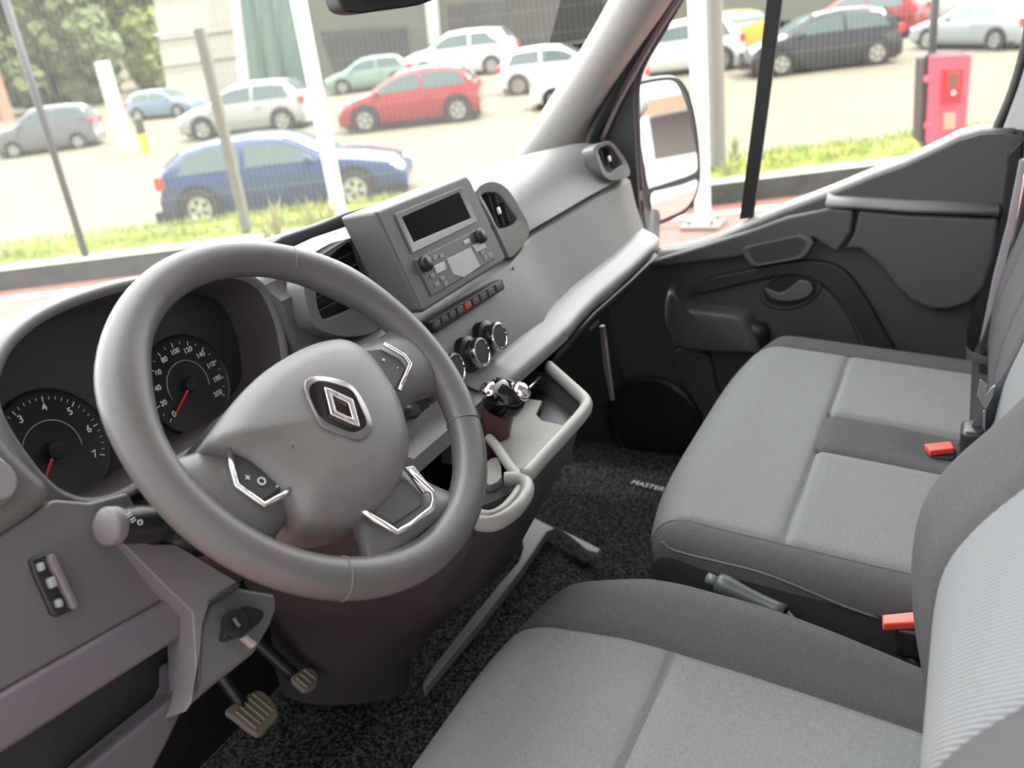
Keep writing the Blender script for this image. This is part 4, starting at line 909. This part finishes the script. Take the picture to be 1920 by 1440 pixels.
# ---------------- fence
def fence():
    t = thing('mesh_fence', 'thin wire mesh fence with dark posts along the kerb', 'fence', tuple(L(0, .12, -1.55)))
    def s_of(px, py): p = hit(px, py, L(0, .12, 0), FN); return p.dot(FD)
    wires = []; vs = []; fs = []
    def bar(p, q, r):
        d = (q-p).normalized(); a = d.cross(FN).normalized()*r; k = len(vs); b = FN*r
        for c in (p, q): vs.extend([c-a-b, c+a-b, c+a+b, c-a+b])
        for i in range(4): j = (i+1) % 4; fs.append([k+i, k+j, k+4+j, k+4+i])
    for i in range(420): s = -10.5+i*.05; bar(L(s, .12, -1.55), L(s, .12, .65), .0008)
    for i in range(11): z = -1.52+i*.2; bar(L(-10.5, .12, z), L(10.5, .12, z), .001)
    o = mesh('wire_mesh', vs, fs, mat('wire', (.22, .25, .24), .5), t); o['kind'] = 'stuff'
    for (px, py) in ((150, 488), ):
        b = hit(px, py, (0, 0, -1.55), (0, 0, 1)); s = b.dot(FD); tube('fence_post', [L(s, .12, -1.6), L(s, .12, .9)], .032, mat('post_dark', (.06, .07, .07), .5), t)
    s = hit(1738, 300, L(0, .1, -1.5), FN).dot(FD); tube('fence_post', [L(s, .14, -1.6), L(s, .14, .9)], .035, mat('post_dark', (.06, .07, .07), .5), t)
    return t
fence()
def pole(px, py, z, r, h, m, lab, name='pole', cat='pole', base=False, grp=None):
    b = hit(px, py, (0, 0, z), (0, 0, 1)); t = thing(name, lab, cat, tuple(b), grp)
    lathe('shaft', b, (0, 0, 1), [(r, 0), (r, h), (.001, h)], m, t, seg=20)
    if base:
        box('base_plate', b+Vector((0, 0, .02)), (r*5, r*5, .04), mat('base_grey', (.25, .24, .22), .8), t, bevel=.01)
        for i in (-1, 1):
            for j in (-1, 1): lathe('bolt', b+Vector((i*r*1.5, j*r*1.5, .04)), (0, 0, 1), [(.02, 0), (.02, .04), (.001, .05)], STEEL, t, seg=6)
    return t
pole(648, 458, -1.75, .066, 4.2, WPAINT, 'thick white pole standing in front of the blue car', 'white_pole', base=True)
pole(1319, 425, -1.75, .064, 4.2, WPAINT, 'thick white pole seen through the passenger window', 'white_pole', base=True)
def gpost():
    b = hit(463, 432, (0, 0, -1.52), (0, 0, 1)); t = thing('lamp_post', 'grey green square post standing before the blue car', 'post', tuple(b))
    top = 1.8; box('shaft', b+Vector((0, 0, top/2)), (.088, .088, top), mat('post_green', (.16, .17, .13), .7), t, bevel=.01, axes=(FD, FN, Vector((0, 0, 1))))
    tube('top_arm', [b+Vector((0, 0, top-.02)), b+Vector((0, 0, top-.02))-FD*.4], .012, STEEL, t)
    return t
gpost()
gp2 = pole(1346, 318, -1.52, .08, 3.4, mat('post_grey', (.22, .22, .20), .8), 'dull grey post behind the right white pole', 'grey_post', 'post')
# ---------------- fire extinguisher cabinet
def cabinet():
    k = 800/1920; f = lambda pts: [(1120+x*k, y*k) for x, y in pts]
    pt = L(hit(1770, 180, L(0, .0, -1), FN).dot(FD), -.02, -1); t = thing('extinguisher_cabinet', 'pink red fire extinguisher cabinet on a post beyond the window', 'cabinet', tuple(pt))
    n = -FN
    PK = mat('cabinet_red', (.78, .12, .17), .4); PD = mat('cabinet_deep_red', (.75, .02, .03), .4)
    plate('cabinet_body', f([(1468, 262), (1490, 240), (1658, 232), (1672, 250), (1660, 400), (1640, 630), (1480, 652), (1452, 628), (1462, 400)]), pt, n, .16, mat('cabinet_back', (.05, .03, .03), .5), t, bevel=.01)
    plate('cabinet_door', f([(1492, 250), (1662, 240), (1674, 256), (1662, 400), (1642, 632), (1485, 652), (1476, 630), (1486, 440)]), pt, n, .05, PK, t, bevel=.012, lift=.05)
    plate('door_inset', f([(1540, 310), (1632, 306), (1622, 460), (1532, 466)]), pt, n, .01, PD, t, bevel=.004, lift=.062)
    plate('inset_window', f([(1564, 324), (1612, 322), (1606, 394), (1560, 396)]), pt, n, .01, mat('window_brown', (.24, .10, .06), .3), t, bevel=.002, lift=.068)
    plate('lower_window', f([(1545, 508), (1598, 505), (1594, 575), (1543, 580)]), pt, n, .01, mat('window_tan', (.50, .40, .26), .3), t, bevel=.002, lift=.062)
    c = hit(*f([(1584, 415)])[0], pt, n)+n*.07; lathe('pull_ring', c, n, [(.02, 0), (.02, .01), (.001, .012)], WPAINT, t)
    for y in (355, 565): plate('hinge', f([(1470, y-14), (1492, y-16), (1492, y+12), (1470, y+14)]), pt, n, .03, PK, t, bevel=.004, lift=.055)
    tube('support_post', [hit(*f([(1487, 640)])[0], pt, n)-n*-.0, L(hit(*f([(1487, 700)])[0], pt, n).dot(FD), -.02, -1.56)], .022, PLK, t)
    return t
cabinet()

# ---------------- vehicles
GLS = mat('car_glass', (.10, .14, .14), .06, spec=.8); TYR = mat('tyre', (.03, .03, .03), .8); RIMM = mat('alloy', (.55, .55, .54), .3, metal=.6)
LAMP = mat('headlamp', (.75, .78, .80), .1); TAIL = mat('tail_lamp', (.75, .05, .04), .25)
PROFILES = {
 'hatch': dict(wb=2.5, w=.86, belt=.93, top=[(-1.95, .45), (-1.94, .80), (-1.86, 1.00), (-1.70, 1.22), (-1.50, 1.40), (-1.1, 1.475), (-.4, 1.50), (.15, 1.45), (.45, 1.36), (.85, 1.12), (1.15, .97), (1.5, .91), (1.85, .80), (2.0, .66), (2.04, .40)], gh=(-1.72, 1.05), side=(-1.42, .70), ws=(.30, 1.05), rw=(-1.80, -1.50)),
 'coupe_hatch': dict(wb=2.66, w=.88, belt=.90, top=[(-2.00, .45), (-2.0, .82), (-1.93, .98), (-1.75, 1.15), (-1.50, 1.32), (-1.1, 1.40), (-.4, 1.42), (.1, 1.38), (.40, 1.28), (.80, 1.03), (1.0, .95), (1.5, .88), (2.0, .76), (2.2, .60), (2.23, .36)], gh=(-1.75, .95), side=(-1.45, .62), ws=(.22, .95), rw=(-1.85, -1.55)),
 'round_hatch': dict(wb=2.43, w=.83, belt=.95, top=[(-1.80, .45), (-1.80, .82), (-1.74, 1.00), (-1.60, 1.22), (-1.40, 1.42), (-1.0, 1.51), (-.4, 1.54), (.1, 1.49), (.5, 1.34), (.90, 1.10), (1.1, 1.0), (1.45, .92), (1.75, .80), (1.90, .62), (1.93, .38)], gh=(-1.62, 1.05), side=(-1.35, .78), ws=(.32, 1.02), rw=(-1.70, -1.42)),
 'suv': dict(wb=2.7, w=.92, belt=1.05, top=[(-2.15, .5), (-2.16, .95), (-2.08, 1.15), (-1.90, 1.45), (-1.65, 1.62), (-1.1, 1.68), (-.3, 1.70), (.3, 1.66), (.6, 1.50), (1.0, 1.22), (1.2, 1.12), (1.7, 1.05), (2.1, .92), (2.25, .75), (2.28, .45)], gh=(-1.95, 1.1), side=(-1.75, .80), ws=(.42, 1.08), rw=(-2.02, -1.75)),
 'saloon': dict(wb=2.7, w=.88, belt=.92, top=[(-2.25, .45), (-2.26, .80), (-2.2, .98), (-1.75, 1.03), (-1.45, 1.12), (-1.0, 1.36), (-.5, 1.45), (.0, 1.44), (.35, 1.34), (.85, 1.05), (1.05, .97), (1.6, .90), (2.1, .76), (2.25, .58), (2.28, .36)], gh=(-1.5, 1.0), side=(-1.15, .60), ws=(.28, .98), rw=(-1.50, -1.0)),
}
def car(lab, front, rear, kind, col, name='car', sc=None, lights=True, far=False, grp='parked cars', up=0, zs=1.0):
    P = PROFILES[kind]; f, r = GR(*front), GR(*rear); X = (f-r); wbl = X.length; X.normalize(); k = sc or wbl/P['wb']
    Y = Vector((0, 0, 1)).cross(X).normalized()
    if Y.dot((f+r)/2-CAM) < 0: Y = -Y                       # Y points away from the viewer
    O = (f+r)/2+Vector((0, 0, up)); w = P['w']; O2 = O+Y*(w-.12)*k
    def T(x, y, z): return O2+X*(x*k)+Y*(y*k)+Vector((0, 0, z*k*(zs if z > .5 else 1)))
    t = thing(name, lab, 'car', tuple(O2), grp)
    paint = mat('paint_%02d_%02d_%02d' % tuple(int(c*99) for c in col), col, .22, coat=.6)
    top = P['top']; belt = P['belt']; g0, g1 = P['gh']
    def topz(x): return interp(top, x)[0]
    def wr(x):  # half width at the roof line
        h = max(0, topz(x)-belt); return w*.96-h*.38
    xs = sorted({p[0] for p in top} | {lerp(top[0][0], top[-1][0], i/36) for i in range(37)}); rows = []
    for x in xs:
        tz = topz(x); b = min(belt, tz-.05); e = max(0, abs(x)-1.5)*.12; ww = w-e*(1 if abs(x) > 1.5 else 0)*1.4; q = wr(x) if tz > belt else ww*.93
        half = [(ww*.90, .18), (ww*.985, .28), (ww, .50), (ww*.995, (b+.5)/2 if b > .5 else .5), (ww*.965, b), (min(q, ww*.95), max(b+.01, tz-.05)), (min(q, ww*.95)-.10, tz), (0, tz+.015)]
        rows.append([T(x, -y, z) for y, z in half]+[T(x, y, z) for y, z in reversed(half[:-1])])
    body = grid('car_body', rows, paint, t); 
    mesh('car_end', rows[0], [list(range(len(rows[0])))], paint, t); mesh('car_end', rows[-1], [list(range(len(rows[-1])))], paint, t)
    box('underbody', T(0, 0, .22), (wbl*1.45, w*1.8*k, .2*k), PLK, t, bevel=0, axes=(X, Y, Vector((0, 0, 1))))
    def side(x, fz, y=-1, o=.012):
        tz = topz(x)-.05; b = belt; q = wr(x); yy = lerp(w*.965, q, fz); return T(x, y*(yy+o), lerp(b, tz, fz))
    s0, s1 = P['side']; mid = lerp(s0, s1, .47)
    for y in (-1, 1):
        for a, b in ((s0, mid-.04), (mid+.04, s1)):
            rr = []
            for i in range(7):
                x = lerp(a, b, i/6); rr.append([side(x, .08, y), side(x, .86, y)])
            # slope the outer ends with the roof
            if a == s0: rr.insert(0, [side(a-.16, .12, y), side(a-.06, .45, y)])
            else: rr.append([side(b+.22, .10, y), side(b+.14, .35, y)])
            grid('side_window', rr, GLS, t, smooth=False)
        box('door_mirror', T(s1+.02, y*(w+.05), belt+.06), (.12*k, .16*k, .12*k), paint, t, bevel=.03*k, axes=(X, Y, Vector((0, 0, 1))))
        box('door_handle', T(mid-.18, y*(w+.005), belt-.13), (.16*k, .03*k, .03*k), paint, t, bevel=.01*k, axes=(X, Y, Vector((0, 0, 1))))
    for nm, (a, b) in (('windscreen', P['ws']), ('rear_window', P['rw'])):
        grid(nm, [[T(lerp(a, b, i/6), v*(wr(lerp(a, b, i/6))-.09), topz(lerp(a, b, i/6))+.022+.01*(1-abs(v))) for v in (-1, -.5, 0, .5, 1)] for i in range(7)], GLS, t, smooth=False)
    hw = P['wb']/2
    for x in (-hw, hw):
        for y in (-1, 1):
            ax = Y*y
            lathe('wheel_arch', T(x, y*(w-.02), .33), ax, [(.385*1*k, 0), (.385*k, .03*k), (.001, .031*k)], PLK, t, seg=24)
            wl = lathe('wheel', T(x, y*(w-.16), .31), ax, [(.31*k, 0), (.325*k, .06*k), (.325*k, .16*k), (.30*k, .20*k), (.21*k, .205*k), (.20*k, .17*k), (.001, .17*k)], TYR, t, seg=24)
            if y == -1:
                c = T(x, y*(w+.03), .31)
                lathe('hub_cap', c, ax, [(.215*k, -.02*k), (.215*k, .0), (.19*k, .005*k), (.18*k, -.01*k), (.05*k, -.005*k), (.04*k, .012*k), (.001, .012*k)], RIMM, wl, seg=24)
                rr_, uu_, nn_ = basis(ax)
                dk = []
                for i in range(5):
                    a = i*math.tau/5+.6; d = rr_*math.cos(a)+uu_*math.sin(a); dk.append(box('g', c+d*(.115*k)+ax*(.001), (.09*k, .05*k, .012*k), PLK, None, 0, (d, ax.cross(d), ax)))
                merge_into('rim_gap', dk, wl)
    if lights:
        fx, rx = top[-1][0], top[0][0]
        for y in (-1, 1):
            box('headlight', T(fx-.16, y*(w-.24), topz(fx-.16)-.10), (.26*k, .26*k, .13*k), LAMP, t, bevel=.04*k, axes=(X, Y, Vector((0, 0, 1))))
            box('tail_light', T(rx+.06, y*(w-.16), .86*belt/.93), (.16*k, .22*k, .22*k), TAIL, t, bevel=.03*k, axes=(X, Y, Vector((0, 0, 1))))
    return t, T, paint
car('blue three door hatchback parked just beyond the fence', (690, 385), (372, 425), 'coupe_hatch', (.014, .045, .14), zs=.95, sc=1.0*.93)
car('bright red small hatchback parked in front of the dark building', (690, 248), (862, 228), 'round_hatch', (.36, .026, .03), zs=.93)
car('silver white hatchback parked behind the blue car', (388, 262), (536, 245), 'hatch', (.42, .44, .43))
car('dark grey sport utility vehicle at the far left of the car park', (32, 295), (152, 278), 'suv', (.15, .155, .17), zs=1.12)
car('black hatchback seen through the passenger window', (1463, 143), (1640, 122), 'hatch', (.022, .022, .032))
car('yellow sports car left of the window divider', (1240, 105), (1402, 118), 'coupe_hatch', (.60, .36, .01), sc=1.0)
car('red hatchback partly hidden behind the black hatchback', (1530, 80), (1672, 72), 'hatch', (.33, .03, .03))
car('pale silver saloon at the upper right of the window', (1742, 92), (1868, 94), 'saloon', (.30, .33, .34))
car('white saloon behind the silver one at the top right', (1715, 52), (1860, 38), 'saloon', (.75, .77, .78), up=.1)
car('white pickup height wagon behind the red hatchback', (800, 152), (925, 139), 'suv', (.80, .82, .82))
tw, T_, pm = car('white hatchback with raised tailgate behind the windscreen pillar', (1110, 165), (975, 178), 'hatch', (.82, .84, .84))
mesh('raised_tailgate', [T_(-1.45, -.62, 1.46), T_(-1.45, .62, 1.46), T_(-2.15, .60, 2.02), T_(-2.15, -.60, 2.02), T_(-1.45, -.62, 1.54), T_(-1.45, .62, 1.54), T_(-2.2, .60, 2.10), T_(-2.2, -.60, 2.10)], [[0, 1, 2, 3], [7, 6, 5, 4], [0, 4, 5, 1], [2, 6, 7, 3], [0, 3, 7, 4], [1, 5, 6, 2]], pm, tw, bevel=.03)
car('white car beside the windscreen pillar nearest the road', (1040, 205), (1180, 190), 'hatch', (.84, .85, .84))
car('white car seen between wing mirror and passenger window frame', (1222, 148), (1318, 137), 'hatch', (.82, .84, .85), sc=1.0)
car('pale green car added for a reflection in the dark building glass', (652, 176), (738, 165), 'hatch', (.24, .36, .31), sc=.8)  # solid car added in place of one mirrored in the building glass
car('light blue car far away behind the white pillar', (322, 221), (280, 225), 'hatch', (.18, .28, .38), sc=.68)
sbd = thing('service_building', 'white workshop with brown awning reflected in the wing mirror', 'building', (3, -31, -1.75))
box('workshop_wall', (4.5, -31, 2.2), (16, 2, 8), WPAINT, sbd, bevel=0)
box('awning', (3.6, -29.2, .1), (3.6, 2.2, .5), mat('awning_brown', (.25, .14, .08), .8), sbd, bevel=.02)
box('doorway', (3.6, -29.95, -1.0), (3, .1, 1.5), mat('doorway_dark', (.06, .045, .035), .6), sbd, bevel=0)
# ---------------- building, far pillar, bollard, trees
def bwall(name, pix, pt, th, m, parent, **k): return plate(name, pix, pt, -FN, th, m, parent, **k)
def building():
    base = GR(470, 178); d = (base-L(0, 0, 0)).dot(FN)
    pt = base; t = thing('showroom_building', 'long building with cream wall, green glass and shaded dark bays', 'building', tuple(base))
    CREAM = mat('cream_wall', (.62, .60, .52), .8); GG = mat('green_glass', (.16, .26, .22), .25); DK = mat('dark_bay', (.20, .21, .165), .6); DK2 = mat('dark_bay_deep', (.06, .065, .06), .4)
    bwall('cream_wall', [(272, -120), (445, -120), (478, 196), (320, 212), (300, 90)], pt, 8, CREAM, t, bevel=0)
    for py in (-20, 65, 115): tube('wall_joint', [hit(290+py*.05, py+12, pt, -FN)-FN*.03, hit(455, py-8, pt, -FN)-FN*.03], .04, mat('joint', (.24, .23, .2), .8), t, seg=5)
    bwall('corner_column', [(426, -120), (438, -120), (474, 192), (458, 196)], pt, 1, WPAINT, t, bevel=0, lift=.5)
    bwall('green_glass', [(440, -120), (545, -120), (600, 182), (474, 192)], pt, 1, GG, t, bevel=0, lift=.15)
    for a, b in ((470, 505), (505, 538)): tube('glass_mullion', [hit(a, -100, pt, -FN)-FN*.2, hit(b, 180, pt, -FN)-FN*.2], .06, mat('mullion', (.18, .24, .22), .4), t, seg=6)
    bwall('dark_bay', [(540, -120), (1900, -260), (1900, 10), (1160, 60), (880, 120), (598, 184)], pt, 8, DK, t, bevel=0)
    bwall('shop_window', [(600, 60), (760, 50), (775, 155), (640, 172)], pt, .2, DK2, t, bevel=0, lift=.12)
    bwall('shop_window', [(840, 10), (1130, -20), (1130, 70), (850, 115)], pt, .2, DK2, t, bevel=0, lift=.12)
    bwall('bay_column', [(786, -120), (812, -120), (828, 82), (806, 84)], pt, .6, WPAINT, t, bevel=0, lift=.6)
    bwall('canopy_edge', [(600, -60), (1200, -110), (1200, -85), (605, -35)], pt, 4, mat('canopy_grey', (.30, .31, .30), .6), t, bevel=0, lift=1.2)
    return t
building()
b = GR(238, 283); wp = thing('entrance_pillar', 'short white pillar in the car park beside the grey vehicle', 'pillar', tuple(b))
hgt = (hit(193, 112, b, -FN)-hit(238, 280, b, -FN)).z
box('pillar_block', b+Vector((0, 0, hgt/2)), (.31, .3, hgt), WPAINT, wp, bevel=.02, axes=(FD, FN, Vector((0, 0, 1))))
b = GR(249, 288)+FD*.50-FN*.3; yb_ = thing('bollard', 'small yellow and black bollard at the foot of the white pillar', 'bollard', tuple(b))
lathe('post', b, (0, 0, 1), [(.11, 0), (.11, .55), (.001, .6)], mat('bollard_yellow', (.75, .62, .05), .5), yb_); lathe('black_cap', b, (0, 0, 1), [(.12, .5), (.12, .9), (.001, .95)], mat('bollard_black', (.06, .07, .02), .5), yb_)
b = GR(12, 225); rb_ = box('gate_pillar', b+Vector((0, 0, 1.0)), (.5, .5, 2.4), mat('pillar_brick', (.5, .28, .20), .8)); tag(rb_, 'pinkish brick pillar behind the grey vehicle at the left edge', 'pillar')
LEAF = [mat('leaf_yellow', (.42, .44, .10), .8, noise=.3, nscale=.6), mat('leaf_green', (.28, .33, .09), .8, noise=.3, nscale=.6), mat('leaf_dark', (.15, .19, .08), .8, noise=.3, nscale=.6)]
def tree(px, py, dist, H, Rr, kind, lab, n=6000):
    v = ray(px, py); v = Vector((v.x, v.y, 0)).normalized(); b = Vector((CAM.x, CAM.y, 0))+v*dist; b.z = road_z(b.x, b.y)-.3
    t = thing('tree', lab, 'tree', tuple(b), 'trees behind the car park')
    tube('trunk', [b, b+Vector((.2, .1, H*.35)), b+Vector((0, .3, H*.6))], lambda q: .35*(1-.5*q), mat('bark', (.14, .11, .08), .9), t, seg=8)
    vs = []; fs = []; blobs = [(Vector((random.uniform(-.6, .6)*Rr, random.uniform(-.6, .6)*Rr, H*random.uniform(.14, .88))), Rr*random.uniform(.35, .62)) for _ in range(16)]
    for i in range(n):
        c, r = random.choice(blobs); d = Vector((random.gauss(0, 1), random.gauss(0, 1), random.gauss(0, 1))).normalized()
        p = b+c+d*r*random.uniform(.75, 1.05); a = Vector((random.gauss(0, 1), random.gauss(0, 1), random.gauss(0, 1))).normalized(); e = d.cross(a).normalized(); g = (d+a*.6).cross(e).normalized(); s = random.uniform(.09, .20)*(1+dist/90)
        k = len(vs); vs += [p-e*s-g*s*.6, p+e*s-g*s*.6, p+e*s*.6+g*s, p-e*s*.6+g*s]; fs.append([k, k+1, k+2, k+3])
    for c, r in blobs:
        k = len(vs); bmt = bmesh.new(); bmesh.ops.create_icosphere(bmt, subdivisions=2, radius=r*.85); idx = {}
        for vv in bmt.verts: idx[vv.index] = len(vs); vs.append(b+c+vv.co*random.uniform(.9, 1.1))
        for ff in bmt.faces: fs.append([idx[q.index] for q in ff.verts])
        bmt.free()
    mesh('crown', vs, fs, LEAF[kind], t)
for a in ((-30, 100, 50, 8.5, 2.3, 2, 'low dark green tree behind the grey vehicle at the far left'), (70, 100, 56, 9.5, 2.6, 1, 'green tree above the grey vehicle roof'), (165, 100, 50, 8, 2.3, 2, 'low dark green tree directly behind the white pillar'),
          (262, 100, 57, 8, 2.5, 1, 'low green tree beside the cream building corner'), (-40, 100, 74, 16, 4.5, 0, 'yellow green tree at the upper left edge'), (105, 100, 84, 18, 4.8, 0, 'tall yellow green tree rising above the white pillar'),
          (240, 100, 72, 16, 4.2, 0, 'yellow green tree next to the cream building wall'), (-60, 100, 104, 34, 9, 1, 'very tall hazy tree filling the upper left corner'), (80, 100, 135, 42, 12, 0, 'very tall hazy tree in the middle of the hillside'), (290, 100, 108, 36, 10, 1, 'very tall hazy tree high above the cream building corner')):
    tree(*a)
# ------------------------------------------------------------------ lift everything to a ground level of zero
for o in list(COL.objects):
    if o.parent is None:
        o.location = Vector(o.location)+Vector((0, 0, ZOFF))
SC.camera = co
